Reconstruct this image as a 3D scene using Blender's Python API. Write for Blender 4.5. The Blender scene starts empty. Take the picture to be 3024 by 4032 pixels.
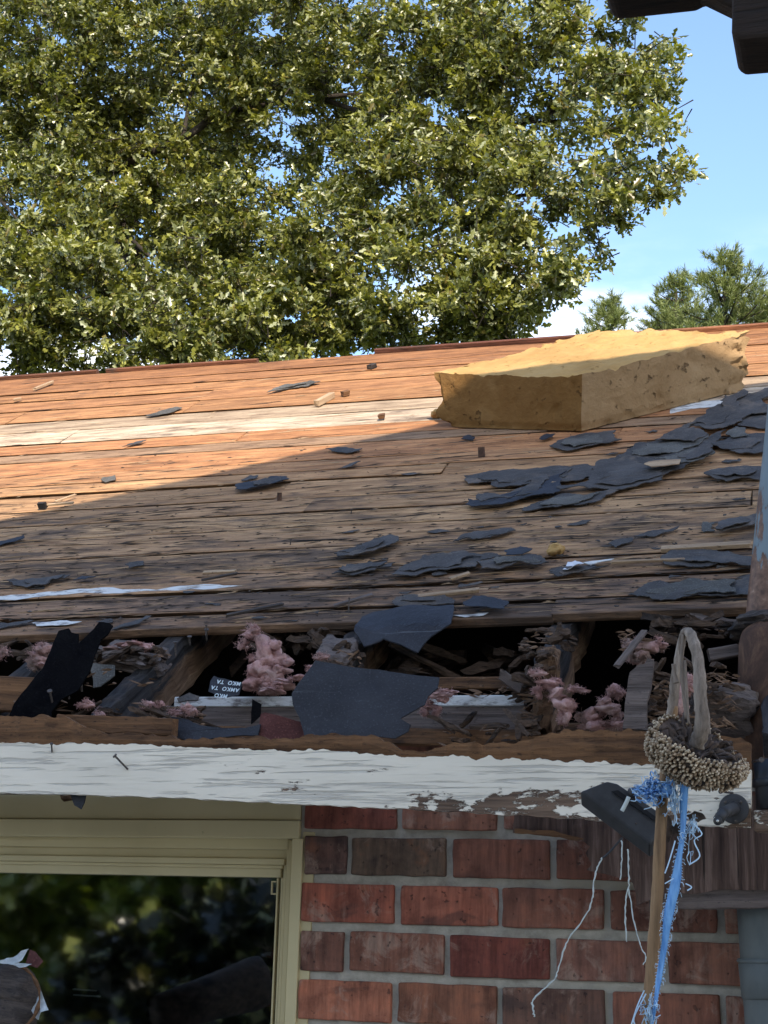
import bpy, bmesh, math, random
import numpy as np
from mathutils import Vector, Matrix, noise

# ------------------------------------------------------------------ camera, sky, sun, exposure
SC = bpy.context.scene
COL = SC.collection
R = math.radians
FPX = 5900.0                      # focal length in photograph pixels (3024 x 4032)
YAW, PITCH, ROLL = .3233, .2682, .0278
EYE = 1.85
CAM = np.array([0.0, -2.8407, EYE])
_f = np.array([-math.sin(YAW)*math.cos(PITCH), math.cos(YAW)*math.cos(PITCH), math.sin(PITCH)])
_r0 = np.array([math.cos(YAW), math.sin(YAW), 0.0]); _u0 = np.cross(_r0, _f)
_r = math.cos(ROLL)*_r0 + math.sin(ROLL)*_u0
_u = -math.sin(ROLL)*_r0 + math.cos(ROLL)*_u0
cd = bpy.data.cameras.new('camera'); cam = bpy.data.objects.new('camera', cd); COL.objects.link(cam)
cd.sensor_fit = 'VERTICAL'; cd.sensor_height = 36.0; cd.lens = FPX*36.0/4032.0
cd.clip_start = .05; cd.clip_end = 2000
cam.matrix_world = Matrix(((_r[0], _u[0], -_f[0], CAM[0]), (_r[1], _u[1], -_f[1], CAM[1]), (_r[2], _u[2], -_f[2], CAM[2]), (0, 0, 0, 1)))
SC.camera = cam
SUN_AZ, SUN_EL = 25.0, 32.0       # degrees right of straight behind the camera wall, and above the horizon
SUN = Vector((math.sin(R(SUN_AZ))*math.cos(R(SUN_EL)), -math.cos(R(SUN_AZ))*math.cos(R(SUN_EL)), math.sin(R(SUN_EL))))
W = bpy.data.worlds.new('World'); SC.world = W; W.use_nodes = True
nt = W.node_tree; nt.nodes.clear()
wo = nt.nodes.new('ShaderNodeOutputWorld'); bg = nt.nodes.new('ShaderNodeBackground')
sky = nt.nodes.new('ShaderNodeTexSky'); sky.sky_type = 'NISHITA'; sky.sun_disc = False
sky.sun_elevation = R(SUN_EL); sky.sun_rotation = math.atan2(SUN.x, SUN.y)
sky.air_density = 1.0; sky.dust_density = .8; sky.ozone_density = 2.2
tcw = nt.nodes.new('ShaderNodeTexCoord'); sep = nt.nodes.new('ShaderNodeSeparateXYZ')
mpw = nt.nodes.new('ShaderNodeMapping'); mpw.inputs['Scale'].default_value = (1, 1, 3.2); mpw.inputs['Location'].default_value = (.35, .2, .1)
nzw = nt.nodes.new('ShaderNodeTexNoise'); nzw.inputs['Scale'].default_value = 2.6; nzw.inputs['Detail'].default_value = 7; nzw.inputs['Roughness'].default_value = .52
rw = nt.nodes.new('ShaderNodeMapRange'); rw.interpolation_type = 'SMOOTHSTEP'; rw.inputs[1].default_value = .43; rw.inputs[2].default_value = .56
rz = nt.nodes.new('ShaderNodeMapRange'); rz.interpolation_type = 'SMOOTHSTEP'; rz.inputs[1].default_value = .445; rz.inputs[2].default_value = .385
mm = nt.nodes.new('ShaderNodeMath'); mm.operation = 'MULTIPLY'
mxw = nt.nodes.new('ShaderNodeMix'); mxw.data_type = 'RGBA'; mxw.inputs[7].default_value = (5.6, 5.7, 5.9, 1)
L = nt.links.new
L(tcw.outputs['Generated'], mpw.inputs[0]); L(mpw.outputs[0], nzw.inputs['Vector']); L(nzw.outputs['Fac'], rw.inputs[0])
L(tcw.outputs['Generated'], sep.inputs[0]); L(sep.outputs['Z'], rz.inputs[0])
L(rw.outputs[0], mm.inputs[0]); L(rz.outputs[0], mm.inputs[1]); L(mm.outputs[0], mxw.inputs[0]); L(sky.outputs[0], mxw.inputs[6])
L(mxw.outputs[2], bg.inputs[0]); L(bg.outputs[0], wo.inputs[0]); bg.inputs[1].default_value = .105
sl = bpy.data.lights.new('sun', 'SUN'); sl.energy = 2.1; sl.angle = R(.16); sl.color = (1.0, .88, .72)
so = bpy.data.objects.new('sun', sl); COL.objects.link(so); so.rotation_euler = SUN.to_track_quat('Z', 'Y').to_euler(); so.location = (6, -12, 14)
SC.view_settings.view_transform = 'Standard'; SC.view_settings.look = 'None'; SC.view_settings.exposure = 1.85; SC.view_settings.gamma = 1.0
SC.view_settings.use_curve_mapping = False
SC.render.engine = 'CYCLES'; SC.cycles.use_denoising = True; SC.cycles.max_bounces = 8; SC.cycles.transparent_max_bounces = 12
SC.cycles.sample_clamp_indirect = 6.0

# ------------------------------------------------------------------ geometry helpers
def V3(a): return Vector((float(a[0]), float(a[1]), float(a[2])))
def ray(px, py): return _f + _r*(px-1512)/FPX + _u*(2016-py)/FPX
def at(px, py, Y):                       # point of the vertical plane y = Y that the photograph shows at a pixel
    d = ray(px, py); return V3(CAM + d*((Y-CAM[1])/d[1]))
PA = R(35)                               # roof pitch
RU = Vector((0, math.cos(PA), math.sin(PA))); RN = Vector((0, -math.sin(PA), math.cos(PA)))
R0 = at(1398, 2450, .1); R0.x = 0
def rp(x, s, h=0.0): return R0 + Vector((x, 0, 0)) + RU*s + RN*h       # roof coordinates to world
def on_roof(px, py, h=0.0):
    d = V3(ray(px, py)); c = V3(CAM); return c + d*(((R0+RN*h)-c).dot(RN)/d.dot(RN))
def roof_xs(px, py, h=0.0):
    P = on_roof(px, py, h); return P.x, (P-R0).dot(RU)
def hsh(*a):
    return random.Random('|'.join(map(str, a)))
def fbm(p, f=1.0, o=3, seed=0.0):
    q = Vector((p[0]*f+seed*7.3, p[1]*f-seed*3.1, p[2]*f+seed*1.7)); a = 0; w = 1
    for _ in range(o):
        a += w*noise.noise(q); q = q*2.03; w *= .5
    return a
def link(name, me, mat=None, parent=None, loc=None, mw=None):
    o = bpy.data.objects.new(name, me); COL.objects.link(o)
    if mat is not None and me is not None:
        if not me.materials: me.materials.append(mat)
    if mw is not None: o.matrix_world = mw
    if loc is not None: o.location = loc
    if parent is not None:
        o.parent = parent
    return o
def tag(o, label=None, cat=None, group=None, kind=None):
    if label: o['label'] = label
    if cat: o['category'] = cat
    if group: o['group'] = group
    if kind: o['kind'] = kind
    return o
def empty(name, loc=(0, 0, 0)):
    o = bpy.data.objects.new(name, None); COL.objects.link(o); o.location = loc; o.empty_display_size = .1
    return o
def mesh_from(vs, fs, smooth=False, name='m'):
    me = bpy.data.meshes.new(name); me.from_pydata([tuple(v) for v in vs], [], fs); me.update()
    if smooth: me.polygons.foreach_set('use_smooth', [True]*len(me.polygons))
    return me
def bm_mesh(bm, smooth=False):
    bmesh.ops.recalc_face_normals(bm, faces=bm.faces)
    me = bpy.data.meshes.new('m'); bm.to_mesh(me); bm.free()
    if smooth: me.polygons.foreach_set('use_smooth', [True]*len(me.polygons))
    return me
def big_mesh(verts, polys_len, loops, smooth=False, col=None):
    me = bpy.data.meshes.new('m'); me.vertices.add(len(verts)); me.vertices.foreach_set('co', np.asarray(verts, np.float32).ravel())
    me.loops.add(len(loops)); me.loops.foreach_set('vertex_index', np.asarray(loops, np.int32))
    me.polygons.add(len(polys_len)); st = np.concatenate(([0], np.cumsum(polys_len)[:-1])).astype(np.int32)
    me.polygons.foreach_set('loop_start', st); me.polygons.foreach_set('loop_total', np.asarray(polys_len, np.int32))
    if smooth: me.polygons.foreach_set('use_smooth', np.ones(len(polys_len), bool))
    if col is not None:
        a = me.color_attributes.new('tint', 'FLOAT_COLOR', 'POINT'); a.data.foreach_set('color', np.asarray(col, np.float32).ravel())
    me.update(calc_edges=True); return me
def frame(o, x, y=None, z=None):          # matrix with local X along x, local Z near z
    x = Vector(x).normalized(); z = Vector(z if z is not None else (0, 0, 1)); y = z.cross(x).normalized(); z = x.cross(y)
    return Matrix(((x.x, y.x, z.x, o[0]), (x.y, y.y, z.y, o[1]), (x.z, y.z, z.z, o[2]), (0, 0, 0, 1)))
def bar_mesh(Lx, Wy, Tz, seed=0, seg=10, wob=.002, ch=.002, rough=0.0, ragged=(0, 0), taper=0.0):
    """a length of sawn timber along local X: chamfered section, uneven edges, ends square or ragged"""
    rnd = random.Random(seed); vs = []; fs = []
    for i in range(seg+1):
        t = i/seg; x = (t-.5)*Lx
        a = Wy/2*(1-taper*t); b = Tz/2
        dy1 = fbm((x*2.2, seed*3.7, 0), 1, 3)*wob; dy2 = fbm((x*2.2, seed*3.7, 9), 1, 3)*wob; dz = fbm((x*1.3, seed*2.1, 4), 1, 2)*wob*.6
        sec = [(-a+ch+dy1, -b), (a-ch+dy2, -b), (a+dy2, -b+ch), (a+dy2, b-ch), (a-ch+dy2, b), (-a+ch+dy1, b), (-a+dy1, b-ch), (-a+dy1, -b+ch)]
        for k, (y, z) in enumerate(sec):
            xx = x
            if i == 0 and ragged[0]: xx += rnd.uniform(0, ragged[0])
            if i == seg and ragged[1]: xx -= rnd.uniform(0, ragged[1])
            rr = rough
            vs.append((xx, y+(rnd.uniform(-rr, rr) if rr else 0), z+dz+(rnd.uniform(-rr, rr) if rr else 0)))
    for i in range(seg):
        for k in range(8):
            fs.append((i*8+k, i*8+(k+1) % 8, (i+1)*8+(k+1) % 8, (i+1)*8+k))
    fs.append(tuple(reversed(range(8)))); fs.append(tuple(range(seg*8, seg*8+8)))
    return mesh_from(vs, fs)
def bar(name, a, b, w, t, mat, parent=None, seed=0, up=(0, 0, 1), **k):
    a = Vector(a); b = Vector(b)
    return link(name, bar_mesh((b-a).length, w, t, seed, **k), mat, parent, mw=frame((a+b)/2, b-a, z=up))
def tube_mesh(pts, radii, n=8, rough=0.0, seed=0, cap=True, flat=None):
    pts = [Vector(p) for p in pts]; vs = []; fs = []; up = None; rnd = random.Random(seed)
    for i, p in enumerate(pts):
        d = (pts[min(i+1, len(pts)-1)]-pts[max(i-1, 0)]).normalized()
        if up is None:
            up = d.orthogonal().normalized()
        up = (up-d*up.dot(d)); up = up.normalized() if up.length > 1e-6 else d.orthogonal().normalized()
        s = d.cross(up); rr = radii[i] if hasattr(radii, '__len__') else radii
        for k in range(n):
            a = 2*math.pi*k/n; q = rr*(1+(rnd.uniform(-rough, rough) if rough else 0))
            vs.append(p+up*math.cos(a)*q+s*math.sin(a)*q*(flat or 1))
    m = len(pts)
    for i in range(m-1):
        for k in range(n):
            fs.append((i*n+k, i*n+(k+1) % n, (i+1)*n+(k+1) % n, (i+1)*n+k))
    if cap:
        fs.append(tuple(reversed(range(n)))); fs.append(tuple(range((m-1)*n, m*n)))
    return vs, fs
def tube(name, pts, radii, mat, parent=None, n=8, smooth=True, **k):
    vs, fs = tube_mesh(pts, radii, n, **k); return link(name, mesh_from(vs, fs, smooth), mat, parent)
def spline(pts, n=6):
    P = [Vector(p) for p in pts]; out = []
    for i in range(len(P)-1):
        a = P[max(i-1, 0)]; b = P[i]; c = P[i+1]; d = P[min(i+2, len(P)-1)]
        for k in range(n):
            t = k/n; out.append(.5*((2*b)+(c-a)*t+(2*a-5*b+4*c-d)*t*t+(3*b-a-3*c+d)*t**3))
    out.append(P[-1]); return out
def lerp_seq(seq, m):
    out = []
    for i in range(m):
        t = i/(m-1)*(len(seq)-1); k = min(int(t), len(seq)-2); out.append(seq[k]+(seq[k+1]-seq[k])*(t-k))
    return out
def torn(pts, seed, amp=.06, it=2):
    """tear a 2-D outline: midpoint displacement along each edge"""
    rnd = random.Random(seed); P = [Vector(p) for p in pts]
    for _ in range(it):
        Q = []
        for i, a in enumerate(P):
            b = P[(i+1) % len(P)]; e = b-a; Q.append(a)
            if e.length > 1e-4:
                Q.append(a+e*rnd.uniform(.35, .65)+Vector((-e.y, e.x))*rnd.uniform(-amp, amp))
        P = Q
    return P
def sheet_mesh(poly, seed, thick=.002, curl=.006, freq=9.0, cuts=2, amp=.06, it=2, bend=None):
    """thin torn sheet: outline in local XY, rippled along Z, given real thickness"""
    P = torn(poly, seed, amp, it) if it else [Vector(p) for p in poly]
    bm = bmesh.new(); f = bm.faces.new([bm.verts.new((p.x, p.y, 0)) for p in P])
    bmesh.ops.triangulate(bm, faces=[f], ngon_method='EAR_CLIP')
    for _ in range(cuts):
        es = [e for e in bm.edges if e.calc_length() > .018]
        if es: bmesh.ops.subdivide_edges(bm, edges=es, cuts=1)
        bmesh.ops.triangulate(bm, faces=[q for q in bm.faces if len(q.verts) > 3])
    for v in bm.verts:
        x, y = v.co.x, v.co.y; n = fbm((x, y, 0), freq, 3, seed)
        v.co.z = curl*n + (bend(x, y) if bend else 0)
    bmesh.ops.recalc_face_normals(bm, faces=bm.faces)
    if sum(q.normal.z*q.calc_area() for q in bm.faces) < 0: bmesh.ops.reverse_faces(bm, faces=bm.faces)
    ret = bmesh.ops.extrude_face_region(bm, geom=bm.faces[:]); vv = [e for e in ret['geom'] if isinstance(e, bmesh.types.BMVert)]
    for v in vv: v.co.z += thick
    return bm_mesh(bm)
def revolve(prof, n=24):
    vs = []; fs = []
    for (rr, z) in prof:
        for k in range(n):
            a = 2*math.pi*k/n; vs.append((rr*math.cos(a), rr*math.sin(a), z))
    for i in range(len(prof)-1):
        for k in range(n): fs.append((i*n+k, i*n+(k+1) % n, (i+1)*n+(k+1) % n, (i+1)*n+k))
    fs.append(tuple(reversed(range(n)))); fs.append(tuple(range((len(prof)-1)*n, len(prof)*n)))
    return vs, fs
def box_mesh(dx, dy, dz, ch=0.0):
    bm = bmesh.new(); bmesh.ops.create_cube(bm, size=1.0); bmesh.ops.scale(bm, vec=(dx, dy, dz), verts=bm.verts)
    if ch: bmesh.ops.bevel(bm, geom=bm.edges[:], offset=ch, segments=2, affect='EDGES', profile=.6)
    return bm_mesh(bm)
def box(name, lo, hi, mat, parent=None, ch=0.0):
    lo = Vector(lo); hi = Vector(hi); d = hi-lo
    return link(name, box_mesh(d.x, d.y, d.z, ch), mat, parent, loc=(lo+hi)/2)

# ------------------------------------------------------------------ materials
class NM:
    def __init__(s, name):
        s.m = bpy.data.materials.new(name); s.m.use_nodes = True; s.t = s.m.node_tree; s.t.nodes.clear()
        s.out = s.t.nodes.new('ShaderNodeOutputMaterial'); s.b = s.t.nodes.new('ShaderNodeBsdfPrincipled'); s.t.links.new(s.b.outputs[0], s.out.inputs[0])
        s.tc = s.t.nodes.new('ShaderNodeTexCoord'); s.oi = s.t.nodes.new('ShaderNodeObjectInfo'); s._v = None
        s.b.inputs['Roughness'].default_value = .8; s.b.inputs['Specular IOR Level'].default_value = .3
    def L(s, a, b): s.t.links.new(a, b)
    def n(s, k): return s.t.nodes.new('ShaderNode'+k)
    def vec(s, scale=(1, 1, 1), rand=True):
        mp = s.n('Mapping'); mp.inputs['Scale'].default_value = scale
        if rand:
            if s._v is None:
                ml = s.n('Vector' + 'Math'); ml.operation = 'MULTIPLY_ADD'
                cb = s.n('CombineXYZ'); s.L(s.oi.outputs['Random'], cb.inputs[0]); s.L(s.oi.outputs['Random'], cb.inputs[1]); s.L(s.oi.outputs['Random'], cb.inputs[2])
                s.L(cb.outputs[0], ml.inputs[0]); ml.inputs[1].default_value = (37, 53, 71); s.L(s.tc.outputs['Object'], ml.inputs[2]); s._v = ml.outputs[0]
            s.L(s._v, mp.inputs[0])
        else: s.L(s.tc.outputs['Object'], mp.inputs[0])
        return mp.outputs[0]
    def noise(s, v, scale=5, det=6, rough=.6, dist=0.0):
        n = s.n('TexNoise'); s.L(v, n.inputs['Vector']); n.inputs['Scale'].default_value = scale; n.inputs['Detail'].default_value = det
        n.inputs['Roughness'].default_value = rough; n.inputs['Distortion'].default_value = dist; return n.outputs['Fac']
    def ramp(s, f, stops):
        r = s.n('ValToRGB'); e = r.color_ramp.elements
        while len(e) < len(stops): e.new(.5)
        for q, (p, c) in zip(e, stops):
            q.position = p; q.color = (*c, 1) if len(c) == 3 else c
        s.L(f, r.inputs[0]); return r.outputs[0]
    def mask(s, f, a, b):
        r = s.n('MapRange'); r.interpolation_type = 'SMOOTHSTEP'; r.inputs[1].default_value = a; r.inputs[2].default_value = b; s.L(f, r.inputs[0]); return r.outputs[0]
    def mix(s, f, a, b, mode='MIX'):
        m = s.n('Mix'); m.data_type = 'RGBA'; m.blend_type = mode
        for k, q in ((0, f), (6, a), (7, b)):
            if isinstance(q, (int, float)): m.inputs[k].default_value = q
            elif isinstance(q, tuple): m.inputs[k].default_value = (*q, 1)
            else: s.L(q, m.inputs[k])
        return m.outputs[2]
    def math(s, op, a, b):
        m = s.n('Math'); m.operation = op
        for k, q in ((0, a), (1, b)):
            if isinstance(q, (int, float)): m.inputs[k].default_value = q
            else: s.L(q, m.inputs[k])
        return m.outputs[0]
    def bump(s, h, strength=.4, dist=.004, prev=None):
        b = s.n('Bump'); b.inputs['Strength'].default_value = strength; b.inputs['Distance'].default_value = dist; s.L(h, b.inputs['Height'])
        if prev is not None: s.L(prev, b.inputs['Normal'])
        return b.outputs[0]
    def done(s, col, normal=None, rough=None, spec=None):
        if isinstance(col, tuple): s.b.inputs['Base Color'].default_value = (*col, 1)
        else: s.L(col, s.b.inputs['Base Color'])
        if normal is not None: s.L(normal, s.b.inputs['Normal'])
        if rough is not None:
            if isinstance(rough, float): s.b.inputs['Roughness'].default_value = rough
            else: s.L(rough, s.b.inputs['Roughness'])
        if spec is not None: s.b.inputs['Specular IOR Level'].default_value = spec
        return s.m
def wood(name, dark, light, stain=(.03, .025, .022), stain_at=(.56, .70), objcol=False, grain=34, bump=.5, streak=.0, crackamt=.5, rough=.82, blotch=2.2, gx=1.6):
    k = NM(name); g = k.noise(k.vec((gx, grain, grain)), 1.6, 9, .68, .25); fine = k.noise(k.vec((9, grain*5, grain*5)), 1.5, 5, .6)
    gg = k.math('ADD', k.math('MULTIPLY', g, .7), k.math('MULTIPLY', fine, .3))
    c = k.ramp(gg, [(.34, dark), (.50, tuple(.5*(a+b) for a, b in zip(dark, light))), (.66, light)])
    if objcol: c = k.mix(1.0, c, k.oi.outputs['Color'], 'MULTIPLY')
    b = k.noise(k.vec((1.5*blotch, 5*blotch, 5*blotch)), 1.0, 9, .68, .4)
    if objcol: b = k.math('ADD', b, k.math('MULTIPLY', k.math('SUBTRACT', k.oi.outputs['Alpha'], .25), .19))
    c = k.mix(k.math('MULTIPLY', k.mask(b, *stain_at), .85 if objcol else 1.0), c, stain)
    sp = k.noise(k.vec((60, 170, 170)), 1.0, 3, .7); c = k.mix(k.math('MULTIPLY', k.mask(sp, .58, .72), .7), c, stain)
    cr = k.noise(k.vec((gx*.9, grain*1.7, grain*1.7)), 1.0, 5, .6); crm = k.mask(cr, .655, .70); c = k.mix(k.math('MULTIPLY', crm, crackamt), c, (.02, .014, .01))
    h = k.math('SUBTRACT', gg, k.math('MULTIPLY', crm, 1.2))
    return k.done(c, k.bump(h, bump, .006), rough)
M = {}
M['plank'] = wood('weathered_plank', (.26, .185, .135), (1.16, 1.06, .92), stain=(.062, .044, .034), stain_at=(.53, .70), objcol=True, grain=24, bump=1.2, crackamt=.9, gx=3.4)
M['rotten'] = wood('rotten_wood', (.045, .027, .018), (.31, .185, .11), stain=(.014, .012, .012), stain_at=(.52, .72), grain=42, bump=1.0, crackamt=.9)
M['tarred'] = wood('tar_blackened_wood', (.016, .014, .014), (.11, .085, .07), stain=(.008, .008, .009), stain_at=(.45, .62), grain=45, bump=1.0)
M['rotdark'] = wood('dark_rotten_chunks', (.014, .010, .008), (.125, .078, .05), stain=(.009, .008, .008), stain_at=(.50, .70), grain=42, bump=1.0, crackamt=.9)
M['brownwood'] = wood('raw_brown_wood', (.036, .017, .009), (.25, .125, .055), stain=(.018, .010, .007), stain_at=(.52, .72), grain=28, bump=.8)
M['greywood'] = wood('grey_weathered_wood', (.05, .038, .033), (.21, .165, .145), stain=(.022, .018, .017), stain_at=(.55, .75), grain=40, bump=1.1, crackamt=.9)
M['paleboard'] = wood('pale_splintered_wood', (.16, .10, .06), (.52, .37, .23), stain=(.05, .035, .025), stain_at=(.62, .8), grain=30, bump=.7)
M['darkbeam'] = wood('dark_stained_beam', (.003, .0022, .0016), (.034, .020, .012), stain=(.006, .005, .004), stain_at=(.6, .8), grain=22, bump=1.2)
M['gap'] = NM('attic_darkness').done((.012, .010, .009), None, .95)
# painted fascia: white paint crazed along the grain and flaked to bare wood
k = NM('flaking_white_paint')
g = k.noise(k.vec((3, 75, 75), False), 1.6, 6, .6, .3); big = k.noise(k.vec((3.2, 9, 9), False), 1.0, 2, .5); fl = k.noise(k.vec((13, 36, 36), False), 1.4, 9, .70, .2)
sp = k.n('SeparateXYZ'); k.L(k.tc.outputs['Object'], sp.inputs[0])
low = k.n('MapRange'); low.inputs[1].default_value = 2.14; low.inputs[2].default_value = 2.02; low.inputs[3].default_value = -.06; low.inputs[4].default_value = .075; k.L(sp.outputs['Z'], low.inputs[0])
sidem = k.n('MapRange'); sidem.inputs[1].default_value = -1.55; sidem.inputs[2].default_value = -1.0; sidem.inputs[3].default_value = -.07; sidem.inputs[4].default_value = .045; k.L(sp.outputs['X'], sidem.inputs[0])
pm = k.math('ADD', k.math('ADD', k.math('MULTIPLY', fl, .62), k.math('MULTIPLY', big, .42)), k.math('ADD', low.outputs[0], sidem.outputs[0]))
pe = k.mask(pm, .625, .645)
woodc = k.ramp(g, [(.3, (.05, .03, .02)), (.65, (.22, .14, .09))])
white = k.ramp(k.noise(k.vec((1.2, 5, 5), False), 2, 5, .6), [(.3, (.70, .63, .51)), (.7, (.88, .79, .64))])
craze = k.mask(k.noise(k.vec((5, 120, 120), False), 1.3, 5, .6, .5), .53, .64)
white = k.mix(k.math('MULTIPLY', craze, .5), white, (.40, .37, .33))
col = k.mix(pe, white, woodc)
hh = k.math('SUBTRACT', k.math('MULTIPLY', g, .25), k.math('ADD', k.math('MULTIPLY', pe, .6), k.math('MULTIPLY', craze, .25)))
M['fascia'] = k.done(col, k.bump(hh, .9, .005), .62)
# brick
k = NM('fired_brick'); base = k.mix(1.0, k.ramp(k.noise(k.vec((14, 14, 14)), 1.2, 6, .65), [(.3, (.55, .5, .5)), (.5, (1, 1, 1)), (.72, (1.35, 1.2, 1.1))]), k.oi.outputs['Color'], 'MULTIPLY')
burn = k.noise(k.vec((9, 9, 16)), 1.0, 4, .55, .5); rshift = k.math('MULTIPLY', k.oi.outputs['Random'], .16)
base = k.mix(k.math('MULTIPLY', k.mask(k.math('ADD', burn, rshift), .66, .80), .6), base, (.05, .034, .03))
orange = k.noise(k.vec((16, 16, 16)), 1.0, 5, .6); base = k.mix(k.math('MULTIPLY', k.mask(orange, .60, .75), .45), base, (.26, .10, .045))
eff = k.noise(k.vec((17, 17, 17)), 1.0, 8, .72, .8); eff2 = k.noise(k.vec((5, 5, 5)), 1.0, 3, .5)
base = k.mix(k.math('MULTIPLY', k.mask(k.math('ADD', k.math('MULTIPLY', eff, .6), k.math('MULTIPLY', eff2, .4)), .52, .62), .6), base, (.36, .25, .19))
scr = k.noise(k.vec((120, 120, 9)), 1.0, 4, .6); pit = k.mask(k.noise(k.vec((90, 90, 90)), 1.0, 2, .5), .66, .74)
base = k.mix(k.math('MULTIPLY', pit, .6), base, (.03, .02, .02))
st_ = k.ramp(k.noise(k.vec((70, 70, 7)), 1.0, 6, .7), [(.30, (.5, .48, .46)), (.5, (1, 1, 1)), (.70, (1.5, 1.4, 1.3))]); base = k.mix(.85, base, k.mix(1.0, base, st_, 'MULTIPLY'))
M['brick'] = k.done(base, k.bump(k.math('SUBTRACT', k.math('ADD', k.math('MULTIPLY', scr, .5), k.math('MULTIPLY', eff, .5)), pit), .6, .004), .9)
k = NM('mortar'); n1 = k.noise(k.vec((30, 30, 30), False), 1, 7, .7); n2 = k.noise(k.vec((5, 5, 5), False), 1, 4, .6)
M['mortar'] = k.done(k.mix(k.mask(n2, .45, .7), k.ramp(n1, [(.3, (.30, .272, .225)), (.7, (.56, .515, .43))]), (.46, .415, .33)), k.bump(n1, .7, .006), .95)
# cream enamel of the window frame
k = NM('cream_enamel'); n1 = k.noise(k.vec((2.5, 2.5, 2.5), False), 1, 5, .6); n2 = k.mask(k.noise(k.vec((45, 45, 45), False), 1, 3, .6), .70, .76)
M['cream'] = k.done(k.mix(k.math('MULTIPLY', n2, .35), k.ramp(n1, [(.3, (.52, .43, .235)), (.7, (.64, .54, .31))]), (.16, .13, .08)), k.bump(n1, .1, .002), .5)
# felt, shingle and tar sheets
def felt(name, a, b, spec=(.2, .2, .2), rough=.7, streak=.25, grit=260, bump=.5, dust=.0, spec0=False):
    k = NM(name); n1 = k.noise(k.vec((11, 11, 11)), 1, 6, .65); gr = k.noise(k.vec((grit,)*3), 1, 2, .5)
    c = k.ramp(n1, [(.32, a), (.68, b)]); c = k.mix(k.math('MULTIPLY', k.mask(gr, .55, .72), .5), c, tuple(min(1, 1.9*q) for q in b))
    st = k.noise(k.vec((3, 60, 60)), 1, 4, .6); c = k.mix(k.math('MULTIPLY', k.mask(st, .66, .76), streak), c, (.16, .17, .19))
    if dust: c = k.mix(k.math('MULTIPLY', k.mask(k.noise(k.vec((7, 7, 7)), 1, 8, .72, .5), .52, .70), dust), c, (.21, .16, .12))
    return k.done(c, k.bump(gr, bump, .0015, k.bump(n1, .5, .008)), rough, 0.0 if spec0 else .25)
M['felt'] = felt('roofing_felt', (.036, .033, .032), (.080, .073, .070), dust=.55)
M['slate'] = felt('blue_black_shingle_back', (.020, .021, .027), (.036, .038, .047), rough=.62, streak=.5)
M['black'] = felt('matt_black_felt', (.004, .004, .005), (.008, .008, .009), rough=1.0, streak=0, spec0=True)
M['redgrit'] = felt('red_brown_shingle_grit', (.06, .022, .02), (.13, .05, .045), rough=.9, streak=0, bump=1)
M['grit'] = felt('grey_shingle_grit', (.05, .048, .045), (.12, .115, .105), rough=.92, streak=0, bump=1)
k = NM('foam_insulation'); n1 = k.noise(k.vec((5, 5, 5), False), 1, 6, .65); pit = k.noise(k.vec((42, 42, 42), False), 1, 4, .62); pm = k.mask(pit, .62, .72)
cc = k.ramp(n1, [(.3, (.32, .19, .072)), (.55, (.42, .265, .105)), (.75, (.47, .32, .15))]); cc = k.mix(k.math('MULTIPLY', pm, .45), cc, (.22, .11, .03))
M['foam'] = k.done(cc, k.bump(k.math('SUBTRACT', k.math('MULTIPLY', pit, .5), pm), .55, .010, k.bump(n1, .4, .02)), .95, .1)
k = NM('front_foam_face'); n1 = k.noise(k.vec((6, 6, 6), False), 1, 6, .65, .4); pit = k.noise(k.vec((42, 42, 42), False), 1, 4, .62); pm = k.mask(pit, .62, .72)
M['foam_front'] = k.done(k.mix(k.math('MULTIPLY', pm, .6), k.ramp(n1, [(.3, (.14, .068, .020)), (.55, (.20, .108, .038)), (.75, (.27, .165, .07))]), (.07, .035, .014)), k.bump(k.math('SUBTRACT', k.math('MULTIPLY', pit, .5), pm), .7, .012, k.bump(n1, .5, .02)), .95, .1)
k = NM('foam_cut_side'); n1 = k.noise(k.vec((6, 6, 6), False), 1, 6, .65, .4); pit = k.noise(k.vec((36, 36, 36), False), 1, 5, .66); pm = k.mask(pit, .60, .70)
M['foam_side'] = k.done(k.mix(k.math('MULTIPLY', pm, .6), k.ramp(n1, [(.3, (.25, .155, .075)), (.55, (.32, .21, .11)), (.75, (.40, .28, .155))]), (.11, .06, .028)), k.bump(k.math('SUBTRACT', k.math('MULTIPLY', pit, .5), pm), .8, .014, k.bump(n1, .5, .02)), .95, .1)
M['foam_fresh'] = NM('fresh_foam_break').done((.62, .47, .24), None, .95)
k = NM('pink_fibre'); n1 = k.noise(k.vec((26, 26, 26)), 1, 7, .7); n2 = k.noise(k.vec((7, 7, 7)), 1, 3, .6)
cc = k.ramp(n1, [(.28, (.17, .085, .072)), (.5, (.47, .265, .24)), (.72, (.64, .46, .42))]); cc = k.mix(k.mask(n2, .46, .70), cc, (.30, .215, .18))
M['pink'] = k.done(cc, k.bump(n1, .9, .008), 1.0, .05)
M['pale_fibre'] = NM('pale_fibre').done((.55, .44, .40), None, 1.0)
k = NM('rusty_steel'); n1 = k.noise(k.vec((26, 26, 11)), 1, 9, .75, .5); M['rust'] = k.done(k.ramp(n1, [(.3, (.022, .014, .011)), (.5, (.075, .040, .026)), (.72, (.19, .105, .06))]), k.bump(n1, .5, .003), .85)
k = NM('nail_steel'); n1 = k.noise(k.vec((300, 300, 300)), 1, 3, .6); M['nail'] = k.done(k.ramp(n1, [(.3, (.03, .022, .018)), (.7, (.12, .10, .09))]), None, .6)
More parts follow.
